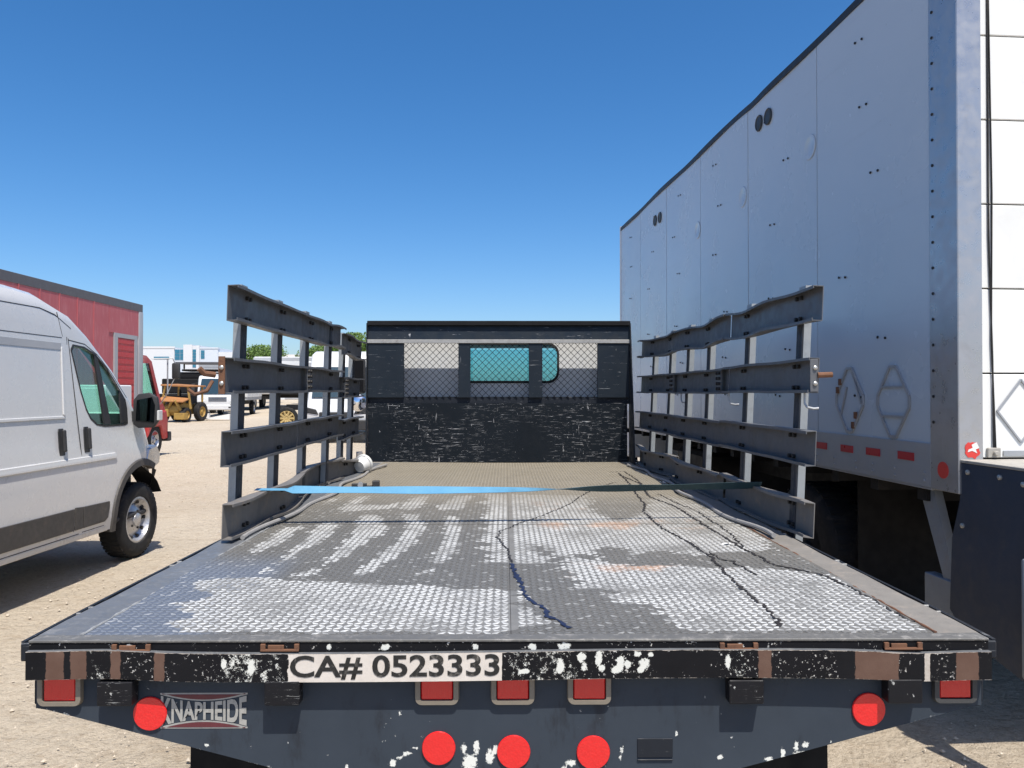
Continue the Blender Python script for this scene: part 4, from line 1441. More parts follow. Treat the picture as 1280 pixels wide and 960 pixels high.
# ------------------------------------------------------------------ white box truck beside the flatbed
def box_truck():
    rt = thing('box_truck', 'tall white panelled box truck with roll-up rear door and dark step bumper', 'truck', (2.14, 1.70, 0), R(4.05))
    L, W, Z0, Z1, Z2, ZT = 7.31, 2.5, 1.17, 1.386, 3.962, 4.0
    m = MB()
    m.box(.02, W - .02, .02, L - .02, Z0 + .02, ZT - .03)
    m.build('body_core', 'chassis', rt)
    seams = [.21, 1.40, 2.58, 3.77, 4.95, 6.13, L - .06]
    for x0, x1, sd in ((-.004, .018, -1), (W - .018, W + .004, 1)):
        for k in range(6):
            rnd = random.Random(k + 3)
            m = MB()
            a, b = seams[k] + .004, seams[k + 1] - .004
            th = [(x0 if sd < 0 else x1), (x1 if sd < 0 else x0)]
            nn = 8
            vs, fs = [], []
            for j in range(nn + 1):
                for i in range(nn + 1):
                    y = a + (b - a) * i / nn
                    z = Z1 + (Z2 - Z1) * j / nn
                    edge_ = min(i, nn - i, j, nn - j) > 0
                    d = sd * (.004 * mnoise.noise(Vector((y * 1.3, z * 1.1, 5))) if edge_ else 0) - sd * .0015 * (k % 2)
                    vs.append((th[0] + d, y, z))
            for j in range(nn):
                for i in range(nn):
                    q = j * (nn + 1) + i
                    fs.append((q, q + 1, q + nn + 2, q + nn + 1))
            m.add(vs, fs)
            for q in ((a, a + .002), (b - .002, b)):
                m.box(min(th), max(th) - .001, q[0], q[1], Z1, Z2)
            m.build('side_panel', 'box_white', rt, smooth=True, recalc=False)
    # rivets in pairs on the panels
    rv = MB()
    rv.cyl((0, 0, 0), (-.006, 0, 0), .0075, n=8)
    RV = rv.data('rivet', 'bolt_dark')
    RVG = rv.data('rivet', 'box_rail')
    rnd = random.Random(9)
    for k in range(6):
        for zz in (3.72, 3.32, 2.9, 2.35, 1.95, 1.62):
            y = (seams[k] + seams[k + 1]) / 2 + rnd.uniform(-.2, .3)
            for dy in (0, .075):
                link('rivet', RV, rt, (-.006, y + dy, zz + dy * .12))
    for k in range(19):
        link('rivet', RV, rt, (-.010, .175, 1.50 + .128 * k))
    for k in range(14):
        for dz in (0, .04):
            o = link('rivet', RVG, rt, (-.010, .26 + .22 * k + (.04 if k % 3 else 0), 1.20 + dz))
    # bottom and top side rails
    for sx in (0, 1):
        xa, xb = (-.010, .02) if sx == 0 else (W - .02, W + .010)
        m = MB()
        m.box(xa, xb, .205, L - .05, Z0, Z1 + .006)
        m.box(xa + .004, xb + (.02 if sx == 0 else 0), .205, L - .05, Z0 - .012, Z0 - .001)
        m.build('bottom_rail', 'box_rail', rt, bevel=.002)
        m = MB()
        m.sweep([(xa - .002, Z2 - .03), (xa - .002, ZT - .02), (xa + .03, ZT + .01), (xb + .06, ZT + .01), (xb, Z2 - .03)] if sx == 0 else [(xb + .002, Z2 - .03), (xb + .002, ZT - .02), (xb - .03, ZT + .01), (xa - .06, ZT + .01), (xa, Z2 - .03)],
                lambda k, a, b: (a - .004 * math.sin(k * 4), k, b + .006 * math.sin(k * 2.7) - .012 * math.exp(-((k - 2.5) / .2) ** 2)), np.linspace(.0, L, 50))
        m.build('top_rail', 'top_rail', rt)
    m = MB()
    m.box(.055, W - .055, .03, L - .03, ZT - .02, ZT + .02)
    m.build('roof', 'far_white', rt, bevel=.01)
    # front corner
    m = MB()
    for x in (.0, W):
        m.cyl((x + (.03 if x == 0 else -.03), L - .03, Z0), (x + (.03 if x == 0 else -.03), L - .03, ZT), .045, n=16)
    m.box(.05, W - .05, L - .02, L + .012, Z0, ZT - .02)
    m.build('front_wall', 'far_white', rt)
    # rear corner posts: side face with rivets, rear face lit
    for sx in (0, 1):
        xa, xb = (-.012, .112) if sx == 0 else (W - .112, W + .012)
        m = MB()
        m.box(xa, xb, -.012, .205, Z0 - .004, ZT)
        m.build('corner_post', 'box_post', rt, bevel=.004)
    m = MB()
    m.box(.113, W - .113, -.010, .1, ZT - .19, ZT - .002)
    m.build('rear_header', 'box_post', rt, bevel=.004)
    for k in range(6):
        a = 1.335 + .405 * k
        b = min(a + .400, ZT - .192)
        m = MB()
        m.box(.115, W - .115, .004, .04, a + .002, b)
        m.build('door_panel', 'box_door', rt, bevel=.003)
    m = MB()
    m.tube([(.155, .0, 3.79), (.168, -.003, 2.6), (.16, -.004, 1.9), (.178, -.006, 1.36)], .004, 6)
    m.tube([(.152, .0, 3.79), (.150, -.003, 2.4), (.166, -.004, 1.8), (.168, -.006, 1.36)], .004, 6)
    m.build('pull_cord', 'rubber', rt)
    m = MB()
    m.box(.135, .20, -.012, .003, 1.338, 1.385)
    m.cyl((.168, -.014, 1.36), (.168, -.03, 1.36), .012, n=10)
    m.build('door_latch', 'bumper_top', rt, bevel=.003)
    m = MB()
    m.box(.22, .9, -.004, .003, 1.345, 1.37)
    m.build('door_bottom_bar', 'galv', rt)
    # door placard frame
    m = MB()
    cx_, cz_, r_ = .31, 1.56, .15
    q = [(cx_ - r_ * .8, cz_), (cx_, cz_ + r_), (cx_ + r_ * .8, cz_), (cx_, cz_ - r_)]
    for a, b in zip(q, q[1:] + q[:1]):
        m.bar((a[0], -.001, a[1]), (b[0], -.001, b[1]), .008, .006, (0, 1, 0))
    m.build('placard_frame', 'box_rail', rt)

    # side details, placed on the side plane
    def side(px, py):
        th = R(-4.05)
        dx = (px - VPX) / F
        P0 = Vector((2.14, 1.70))
        h = Vector((math.sin(th), math.cos(th)))
        rx, ry = P0.x - CX, P0.y - CY
        det = -dx * h.y + h.x
        t_ = (-rx * h.y + h.x * ry) / det
        X_, Y_ = CX + t_ * dx, CY + t_
        return (X_ - P0.x) * h.x + (Y_ - P0.y) * h.y, CZ - t_ * (py - VPY) / F
    for px, py in ((1030, 557), (1062, 561), (1095, 565), (1136.5, 570)):
        u, z = side(px, py)
        m = MB()
        m.box(-.0135, -.0105, u - .072, u + .072, z - .021, z + .021)
        m.build('side_reflector', 'reflector_dull', rt)
    u, z = side(1184, 588)
    m = MB()
    m.lathe([(.041, 0), (.041, .003), (0, .0035)], (-.012, u, z), (-1, 0, 0), 28)
    m.build('round_sticker', 'red_sticker', rt)
    # torn sticker on the rear face of the post
    m = MB()
    rnd = random.Random(4)
    pts = [(.055 + .04 * math.cos(a) * rnd.uniform(.75, 1.05), 1.375 + .045 * math.sin(a) * rnd.uniform(.75, 1.05)) for a in np.linspace(0, 6.0, 20)]
    m.prism(pts, 'y', -.0145, -.0125)
    st = m.build('torn_sticker', 'red_sticker', rt)
    m = MB()
    pts = [(.05, 1.40), (.075, 1.412), (.088, 1.385), (.07, 1.378), (.078, 1.36), (.052, 1.372), (.03, 1.365), (.035, 1.378), (.055, 1.385)]
    m.prism(pts, 'y', -.0156, -.0148)
    m.build('torn_patch', 'paper', st)
    for px, py in ((952, 152), (963.5, 143.5), (820.5, 275), (826.5, 271)):
        u, z = side(px, py)
        m = MB()
        m.lathe([(.062, 0), (.064, .006), (.058, .012), (.05, .006), (0, .005)], (-.006, u, z), (-1, 0, 0), 24)
        m.build('side_vent', 'vent_dark', rt, smooth=True)
    for px, py in ((1015.5, 182), (930.5, 245), (873.5, 287)):
        u, z = side(px, py)
        m = MB()
        m.lathe([(.085, 0), (.082, .004), (.06, .0045), (.055, .002), (0, .002)], (-.006, u, z), (-1, 0, 0), 24)
        m.build('patch_disc', 'box_white', rt, smooth=True)
    # diamond placard holders
    for cpx, cpy, kind in ((1065, 500, 0), (1120, 502, 1)):
        u, z = side(cpx, cpy)
        hw_, hh_ = .155 if kind == 0 else .15, .19
        m = MB()
        q = [(u - hw_, z + .03), (u - .03, z + hh_), (u + .03, z + hh_), (u + hw_, z + .03), (u + hw_, z - .03), (u + .03, z - hh_), (u - .03, z - hh_), (u - hw_, z - .03)]
        for a, b in zip(q, q[1:] + q[:1]):
            m.bar((-.010, a[0], a[1]), (-.010, b[0], b[1]), .016, .008, (1, 0, 0))
        if kind:
            m.bar((-.010, u - .12, z + .08), (-.010, u + .12, z + .08), .012, .006, (1, 0, 0))
            m.bar((-.010, u - .12, z - .08), (-.010, u + .12, z - .08), .012, .006, (1, 0, 0))
        else:
            m.bar((-.010, u + .03, z + .08), (-.010, u + .10, z - .09), .012, .006, (1, 0, 0))
            m.bar((-.010, u - .03, z + hh_ - .02), (-.010, u - hw_ + .02, z - .02), .012, .006, (1, 0, 0))
        pf = m.build('placard_frame', 'box_rail', rt)
        if kind == 0:
            for du, dz_ in ((.10, .11), (.13, .06), (-.08, -.09), (-.05, -.15)):
                m = MB()
                m.box(-.022, -.009, u + du - .012, u + du + .012, z + dz_ - .02, z + dz_ + .02)
                m.build('placard_clip', 'rusty_iron', pf, bevel=.002)
    # step bumper reaching back from the rear: thin plate wings and a top plate
    for x0 in (0.0, W - .012):
        m = MB()
        m.prism([(-.44, .42), (-.44, 1.315), (0.0, 1.315), (-.0, 1.14), (.06, .95), (.08, .60), (-.05, .50)], 'x', x0, x0 + .012)
        m.build('bumper_wing', 'bumper_navy', rt, bevel=.002)
    m = MB()
    m.box(-.004, W + .004, -.445, -.002, 1.316, 1.330)
    m.build('bumper_top', 'bumper_top', rt, bevel=.002)
    m = MB()
    m.box(.014, W - .014, -.43, -.42, .95, 1.30)
    m.build('bumper_back', 'steel_blue', rt)
    for x in (-.02, W - .06):
        m = MB()
        m.box(x - .028, x + .075, -.475, -.446, .46, .96)
        m.build('bumper_upright', 'steel_blue', rt, bevel=.012, seg=2, smooth=True)
    m = MB()
    m.box(-.02, .06, -.47, -.446, 1.02, 1.30)
    m.build('bumper_pad', 'steel_blue', rt, bevel=.008)
    for y, z in ((-.06, 1.275), (-.27, 1.275), (-.41, 1.26), (-.02, 1.02)):
        o = link('bolt', BOLTZ, rt, (0, y, z))
        o.scale = (1.3, 1.3, 1.3)
    for x in (.05, W - .09):       # diagonal struts from floor to bumper
        m = MB()
        m.prism([(.40, 1.165), (.28, 1.165), (.02, .50), (.10, .50)], 'x', x, x + .045)
        m.build('strut', 'steel_blue', rt)
        m = MB()
        m.box(x - .01, x + .05, .12, .34, .45, .72)
        o = m.build('hanger_plate', 'steel_blue', rt, bevel=.004)
    m = MB()
    for x in (.78, 1.64):
        m.box(x, x + .08, .1, L + 2.0, .82, 1.10)
    for k in range(16):
        m.box(.03, W - .03, .3 + .45 * k, .38 + .45 * k, 1.09, 1.165)
    m.build('chassis_rail', 'chassis', rt)
    m = MB()
    m.cyl((.3, 1.9, .5), (W - .3, 1.9, .5), .07, n=14)
    m.lathe([(.07, -.2), (.2, -.08), (.2, .08), (.07, .2)], (W / 2, 1.9, .5), (1, 0, 0), 20)
    m.build('rear_axle', 'chassis', rt, smooth=True)
    for x, o_ in ((.25, -1), (.56, -1), (W - .25, 1), (W - .56, 1)):
        wheel(rt, (x, 1.9, .50), .5, .27, 'chassis', o_, 0)
    for x, o_ in ((.28, -1), (W - .28, 1)):
        wheel(rt, (x, L + 1.1, .50), .5, .27, 'silver_rim', o_, 8)
    for x in (.18, W - .74):
        m = MB()
        m.box(x, x + .56, 1.24, 1.25, .25, 1.1)
        m.build('mud_flap', 'flat_black', rt)
    m = MB()
    m.box(.3, .75, 4.6, 5.6, .55, 1.0)
    m.build('fuel_tank', 'chassis', rt, bevel=.05)
    m = MB()
    m.box(1.95, 2.42, 4.4, 7.75, .22, 1.06)
    m.build('gap_blocker', 'chassis', rt, bevel=.01)  # made-up block, added so the sunlit gap under the box looks dark
    m = MB()
    m.box(.9, 1.6, 5.2, 9.0, .30, 1.05)
    m.build('middle_gap_blocker', 'chassis', rt, bevel=.05)  # second block added under the floor to close off the sunlit gap
    # cab beyond the box
    m = MB()
    m.prism([(L + .15, .7), (L + 2.1, .7), (L + 2.15, 1.6), (L + 1.85, 2.6), (L + .3, 2.65), (L + .15, 2.55)], 'x', .15, W - .15)
    m.build('cab', 'far_white', rt, bevel=.06, smooth=True, seg=3)
    m = MB()
    m.hexa([(.3, L + 2.14, 1.65), (W - .3, L + 2.14, 1.65), (W - .3, L + 2.155, 1.65), (.3, L + 2.155, 1.65), (.36, L + 1.87, 2.5), (W - .36, L + 1.87, 2.5), (W - .36, L + 1.90, 2.5), (.36, L + 1.90, 2.5)])
    m.build('windscreen', 'vent_dark', rt)
    m = MB()
    m.prism([(L + .5, 1.7), (L + 1.9, 1.7), (L + 1.65, 2.45), (L + .5, 2.45)], 'x', .143, W - .143)
    m.build('side_window', 'vent_dark', rt)


box_truck()


# ------------------------------------------------------------------ white cargo van
def cargo_van():
    rt = thing('cargo_van', 'white high-roof cargo van with its front bumper missing', 'van', (-3.66, 5.72, 0), R(-1.0))
    # local: x = 0 is the flank that faces the flatbed, x to the right; y forward, y=0 a little behind the front wheel
    CXV = -1.0

    def Wd(z):     # half width
        pts = [(.30, .975), (.50, 1.0), (.95, 1.0), (1.07, .997), (1.12, .982), (2.30, .905), (2.6, .885)]
        for (a, wa), (b, wb) in zip(pts[:-1], pts[1:]):
            if z <= b:
                return wa + (wb - wa) * max(0, (z - a)) / (b - a)
        return .885
    TOP = [(-4.72, 2.30), (-4.66, 2.46), (-4.4, 2.50), (-3, 2.51), (-1.7, 2.505), (-1.40, 2.485), (-1.25, 2.435), (-1.0, 2.33), (-.74, 2.17), (-.35, 1.88), (-.12, 1.655), (.03, 1.49), (.13, 1.405), (.25, 1.32), (.40, 1.20), (.50, 1.08), (.56, .95)]
    secs = []
    for u, zt in TOP:
        nose = max(0, u - .1) / .46
        k = 1 - .16 * nose ** 1.7
        if u < -4.6:
            k *= .985
        pts = []
        rs = 1.0 if u < -1.3 else (.42 if u > -.95 else .42 + .58 * (-.95 - u) / .35)
        zc = zt - .17 * rs
        for f in np.linspace(0, 1, 15):
            z = .38 + (zc - .38) * f
            pts.append((Wd(z) * k, z))
        wt = Wd(zc) * k
        pts += [(wt - .012 * rs, zt - .115 * rs), (wt - .045 * rs, zt - .062 * rs), (wt - .105 * rs, zt - .028 * rs), (wt - .22 * rs, zt - .012 * rs), (wt * .45, zt), (0, zt + .004)]
        secs.append((u, pts))
    m = MB()
    n = len(secs[0][1])
    ring = []
    for u, pts in secs:
        full = [(CXV + a, u, z) for a, z in pts] + [(CXV - a, u, z) for a, z in reversed(pts[:-1])]
        ring.append(full)
    N = len(ring[0])
    vs = [p for r_ in ring for p in r_]
    fs = [tuple(range(N))[::-1], tuple(range(len(vs) - N, len(vs)))]
    for k in range(len(ring) - 1):
        for i in range(N):
            a, b = k * N + i, k * N + (i + 1) % N
            fs.append((a, b, b + N, a + N))
    m.add(vs, fs)
    win = [(-1.005, 2.0), (-.97, 2.045), (-.80, 2.035), (-.64, 1.985), (-.46, 1.865), (-.30, 1.715), (-.17, 1.58), (-.15, 1.50), (-.15, 1.36), (-.20, 1.345), (-.55, 1.345), (-.68, 1.365), (-.77, 1.42), (-.83, 1.50), (-.90, 1.66)]
    cw = MB()
    cw.prism(win, 'x', -2.4, .3)
    ca = MB()
    WY, WZ, WR = .10, .37, .372
    ca.cyl((-.34, WY - .02, WZ + .05), (.3, WY - .02, WZ + .05), .50, n=48)
    cb = MB()
    cb.cyl((-2.3, WY - .02, WZ + .05), (-1.66, WY - .02, WZ + .05), .50, n=48)
    cr = MB()
    cr.cyl((-.34, -3.94, WZ + .03), (.3, -3.94, WZ + .03), .46, n=40)
    cr2 = MB()
    cr2.cyl((-2.3, -3.94, WZ + .03), (-1.66, -3.94, WZ + .03), .46, n=40)
    ws = MB()      # windscreen opening
    ws.hexa([(-1.82, .02, 1.42), (-.18, .02, 1.42), (-.18, .5, 1.7), (-1.82, .5, 1.7), (-1.76, -.80, 2.17), (-.24, -.80, 2.17), (-.24, -.5, 2.7), (-1.76, -.5, 2.7)])
    fr = MB()      # the bumper is gone: open below the headlamps
    fr.box(-1.98, -.02, .36, .9, .2, .80)
    me = solid_with_holes(m, [cw, ca, cb, cr, cr2, ws, fr], .03)
    me.materials.append(MATS['van_white'])
    for p in me.polygons:
        p.use_smooth = True
    me.set_sharp_from_angle(angle=R(28))
    link('body', me, rt)

    def flank(z, off=0.0):
        return CXV + Wd(z) + off

    def sheet(poly, off0, off1, name, mat, parent=rt, mirror=False, **kw):
        """an outline on the flank given thickness"""
        mm = MB()
        nn = len(poly)
        A = [(flank(z, off0), u, z) for u, z in poly]
        B = [(flank(z, off1), u, z) for u, z in poly]
        if mirror:
            A = [(2 * CXV - x, y, z) for x, y, z in A]
            B = [(2 * CXV - x, y, z) for x, y, z in B]
        mm.add(A + B, [tuple(range(nn)), tuple(range(2 * nn - 1, nn - 1, -1))] + [(i, (i + 1) % nn, nn + (i + 1) % nn, nn + i) for i in range(nn)])
        return mm.build(name, mat, parent, **kw)
    # door window: rubber surround, glass, divider
    cu, cz_ = -.55, 1.68
    for mir in (False, True):
        w_o = sheet(win, -.020, -.015, 'side_window', 'tint_glass', mirror=mir)
        grow = [(cu + (u - cu) * 1.045, cz_ + (z - cz_) * 1.05) for u, z in win]
        mm = MB()
        nn = len(win)
        pts = []
        for src, off in ((grow, .0025), (win, .004), (win, -.022)):
            pts += [((flank(z, off) if not mir else 2 * CXV - flank(z, off)), u, z) for u, z in src]
        mm.add(pts, [(L_ * nn + i, L_ * nn + (i + 1) % nn, (L_ + 1) * nn + (i + 1) % nn, (L_ + 1) * nn + i) for L_ in range(2) for i in range(nn)])
        mm.build('window_seal', 'black_trim', w_o)
        sheet([(-.66, 1.99), (-.60, 1.965), (-.44, 1.35), (-.55, 1.35)], -.014, .001, 'window_divider', 'black_trim', w_o, mir)
        sheet([(-.25, 1.66), (-.17, 1.58), (-.15, 1.50), (-.15, 1.36), (-.25, 1.35)], -.014, .003, 'mirror_base', 'black_trim', w_o, mir)
    mm = MB()
    mm.hexa([(-1.80, .055, 1.44), (-.20, .055, 1.44), (-.20, .062, 1.44), (-1.80, .062, 1.44), (-1.74, -.735, 2.16), (-.26, -.735, 2.16), (-.26, -.728, 2.16), (-1.74, -.728, 2.16)])
    mm.build('windscreen', 'tint_glass', rt)
    # interior
    mm = MB()
    for x in (-.62, -1.42):
        mm.box(x - .24, x + .24, -1.05, -.55, .75, 1.05)
        mm.hexa([(x - .23, -1.20, 1.05), (x + .23, -1.20, 1.05), (x + .23, -1.05, 1.05), (x - .23, -1.05, 1.05), (x - .2, -1.32, 1.72), (x + .2, -1.32, 1.72), (x + .2, -1.2, 1.72), (x - .2, -1.2, 1.72)])
        mm.box(x - .12, x + .12, -1.33, -1.23, 1.75, 1.94)
    mm.build('seats', 'interior', rt, bevel=.03)
    mm = MB()
    mm.box(-1.9, -.1, -.35, .05, .8, 1.34)
    mm.box(-1.95, -.05, -4.6, .3, .40, .46)
    mm.build('dashboard', 'interior', rt, bevel=.02)
    mm = MB()
    mm.box(-1.85, -.15, -1.46, -1.43, .5, 2.3)
    mm.build('partition', 'interior', rt)
    mm = MB()
    mm.lathe([(.19, -.012), (.205, 0), (.19, .012)], (-.62, -.42, 1.30), (0, .8, .6), 28)
    # shut lines, drip grooves and mouldings on the flank
    g = 'gap_dark'
    for poly in ([(-1.085, .46), (-1.078, .46), (-1.065, 2.12), (-1.072, 2.12)], [(-.958, .50), (-.951, .50), (-.951, 1.10), (-1.045, 2.11), (-1.053, 2.11), (-.958, 1.10)],
                 [(-4.6, 2.118), (-1.14, 2.112), (-1.14, 2.106), (-4.6, 2.112)], [(-1.05, 2.100), (-.80, 2.078), (-.60, 1.99), (-.40, 1.845), (-.13, 1.60), (-.13, 1.592), (-.40, 1.837), (-.60, 1.982), (-.80, 2.070), (-1.05, 2.092)],
                 [(-4.6, .432), (-1.0, .432), (-1.0, .426), (-4.6, .426)], [(-.95, .437), (-.60, .437), (-.60, .431), (-.95, .431)],
                 [(-2.75, .46), (-2.744, .46), (-2.744, 2.11), (-2.75, 2.11)],
                 [(-4.6, 2.335), (-1.42, 2.335), (-1.22, 2.30), (-1.0, 2.20), (-1.0, 2.193), (-1.22, 2.293), (-1.42, 2.328), (-4.6, 2.328)],
                 [(-1.19, 2.32), (-1.185, 2.32), (-1.125, 2.12), (-1.13, 2.12)]):
        sheet(poly, -.003, .0012, 'shut_line', g)
    # recessed door panel frame (raised white lips catch the light)
    for poly in ([(-1.19, 1.46), (-1.165, 1.44), (-1.14, 2.03), (-1.165, 2.03)], [(-4.5, 1.425), (-1.165, 1.425), (-1.185, 1.45), (-4.5, 1.45)]):
        sheet(poly, -.002, .010, 'panel_lip', 'van_white', bevel=.004)
    sheet([(-4.5, 2.07), (-1.16, 2.062), (-1.16, 2.005), (-4.5, 2.01)], -.002, .004, 'slide_track', 'far_grey')
    sheet([(-4.5, 1.03), (-.42, 1.03), (-.40, 1.055), (-.42, 1.085), (-4.5, 1.085)], -.004, .012, 'waist_moulding', 'van_white', bevel=.005)
    # cladding along the sill in three pieces
    for a, b, c_ in ((-2.74, -1.09, 0), (-1.074, -.960, 0), (-.949, -.53, 1), (-3.4, -2.755, 0)):
        poly = [(a, .47), (b, .47), (b, .655), (a, .665)] if not c_ else [(a, .47), (b - .08, .47), (b - .03, .50), (b, .60), (b, .645), (a, .655)]
        sheet(poly, -.002, .012, 'sill_cladding', 'cladding', bevel=.003)
    sheet([(-3.4, .375), (-.52, .375), (-.56, .425), (-3.4, .425)], -.03, .003, 'sill', 'van_sill', bevel=.006)
    # wheel arch trims
    for yc, zc_, r_, a0, a1 in ((WY - .02, WZ + .05, .50, 62, 192), (-3.94, WZ + .03, .46, -8, 188)):
        mm = MB()
        A = np.linspace(R(a0), R(a1), 30)
        mm.sweep([(r_ - .004, -.05), (r_ - .004, .018), (r_ + .055, .016), (r_ + .065, .0), (r_ + .06, -.05)], lambda k, a, b: (flank(min(max(zc_ + a * math.sin(k), .36), 1.05), b), yc + a * math.cos(k), max(zc_ + a * math.sin(k), .35)), A)
        mm.build('arch_trim', 'cladding', rt, smooth=True, angle=40)
        mm = MB()
        mm.box(-.33, -.31, yc - .5, yc + .4, .38, 1.0)
        mm.build('arch_liner', 'flat_black', rt)
    # handles
    for u in (-1.235, -.865):
        h = bpy.data.objects.new('door_handle', None)
        COL.objects.link(h)
        h.parent = rt
        sheet([(u - .038, 1.12), (u + .038, 1.12), (u + .04, 1.15), (u + .04, 1.32), (u + .03, 1.345), (u - .03, 1.345), (u - .04, 1.32), (u - .04, 1.15)], -.002, .008, 'handle_cup', 'black_trim', h, bevel=.003)
        sheet([(u - .018, 1.15), (u + .018, 1.15), (u + .018, 1.335), (u - .018, 1.335)], .020, .044, 'handle_grip', 'black_trim', h, bevel=.008)
    # front wheel and the rest
    wheel(rt, (-.135, WY, WR), WR, .225, 'silver_rim', 1, 10, .60, R(-3))
    wheel(rt, (-1.87, WY, WR), WR, .225, 'silver_rim', -1, 10, .60, R(-3))
    wheel(rt, (-.15, -3.94, WR), WR, .225, 'silver_rim', 1, 10, .60)
    wheel(rt, (-1.85, -3.94, WR), WR, .225, 'silver_rim', -1, 10, .60)
    m = MB()
    for x in (-.55, -1.45):
        m.box(x - .05, x + .05, -4.5, .45, .30, .42)
    m.box(-1.7, -.3, WY - .05, WY + .05, .3, .4)
    m.box(-1.5, -.5, -.3, .36, .35, .9)
    m.build('underbody', 'chassis', rt)
    # headlamp, torn inner wing and splash shield
    for mir in (False, True):
        s_ = -1 if mir else 1
        fx = lambda x: x if not mir else 2 * CXV - x
        m = MB()
        pts = [(.20, .93), (.38, .86), (.50, .90), (.52, 1.00), (.44, 1.10), (.26, 1.07)]
        m.add([(fx(-.015), a, b) for a, b in pts] + [(fx(-.20), a + .06, b) for a, b in pts], [tuple(range(6)), tuple(range(11, 5, -1))] + [(i, (i + 1) % 6, 6 + (i + 1) % 6, 6 + i) for i in range(6)])
        m.build('headlamp', 'crumpled', rt, bevel=.015, smooth=True)
    m = MB()
    rnd = random.Random(2)
    vs = []
    for j in range(7):
        a = R(20 + 16 * j)
        for x in (-.04, -.24):
            rr_ = .455 + rnd.uniform(-.03, .03)
            vs.append((x + rnd.uniform(-.02, .02), WY + rr_ * math.cos(a), WZ + .06 + rr_ * math.sin(a)))
    m.add(vs, [(2 * k, 2 * k + 1, 2 * k + 3, 2 * k + 2) for k in range(6)])
    m.add([(-.05, .40, .86), (-.05, .50, .83), (-.09, .53, .74), (-.10, .47, .66), (-.07, .43, .74)], [(0, 1, 2, 3, 4)])
    m.build('splash_shield', 'flat_black', rt)
    m = MB()
    m.box(-1.85, -.15, .26, .34, .45, .60)
    m.box(-1.7, -.3, .30, .38, .62, .92)
    m.build('crash_beam', 'chassis', rt, bevel=.01)
    # mirror on the flatbed side
    for mir in (False, True):
        fx = lambda x: x if not mir else 2 * CXV - x
        e = bpy.data.objects.new('wing_mirror', None)
        COL.objects.link(e)
        e.parent = rt
        m = MB()
        prof = [(0.0, 1.33), (.0, 1.57), (.05, 1.63), (.16, 1.645), (.235, 1.60), (.25, 1.50), (.245, 1.36), (.20, 1.30), (.05, 1.295)]
        vs = [(fx(a - .02), -.06, b) for a, b in prof] + [(fx(.115 - .02 + (a - .115) * .98), -.02, 1.47 + (b - 1.47) * .99) for a, b in prof] + [(fx(.115 - .02 + (a - .115) * .6), .09, 1.47 + (b - 1.47) * .75) for a, b in prof]
        q = len(prof)
        m.add(vs, [tuple(range(q)), tuple(range(3 * q - 1, 2 * q - 1, -1))] + [(L_ * q + i, L_ * q + (i + 1) % q, (L_ + 1) * q + (i + 1) % q, (L_ + 1) * q + i) for L_ in range(2) for i in range(q)])
        m.build('mirror_housing', 'black_trim', e, bevel=.008, smooth=True, angle=50, seg=2)
        m = MB()
        m.prism([(fx(.01), 1.37), (fx(.19), 1.35), (fx(.20), 1.52), (fx(.17), 1.60), (fx(.02), 1.57)], 'y', -.066, -.063)
        m.build('mirror_face', 'dark_mirror', e)
        m = MB()
        m.box(min(fx(.214), fx(.238)), max(fx(.214), fx(.238)), -.062, .02, 1.37, 1.47)
        m.build('turn_signal', 'clear_plastic', e, bevel=.006)
        m = MB()
        m.box(min(fx(-.05), fx(.0)), max(fx(-.05), fx(.0)), -.05, .02, 1.36, 1.46)
        m.build('mirror_arm', 'black_trim', e)


t = NT('dark_mirror')
t.set((0.10, 0.12, 0.13), 0.03, 1.0)
cargo_van()


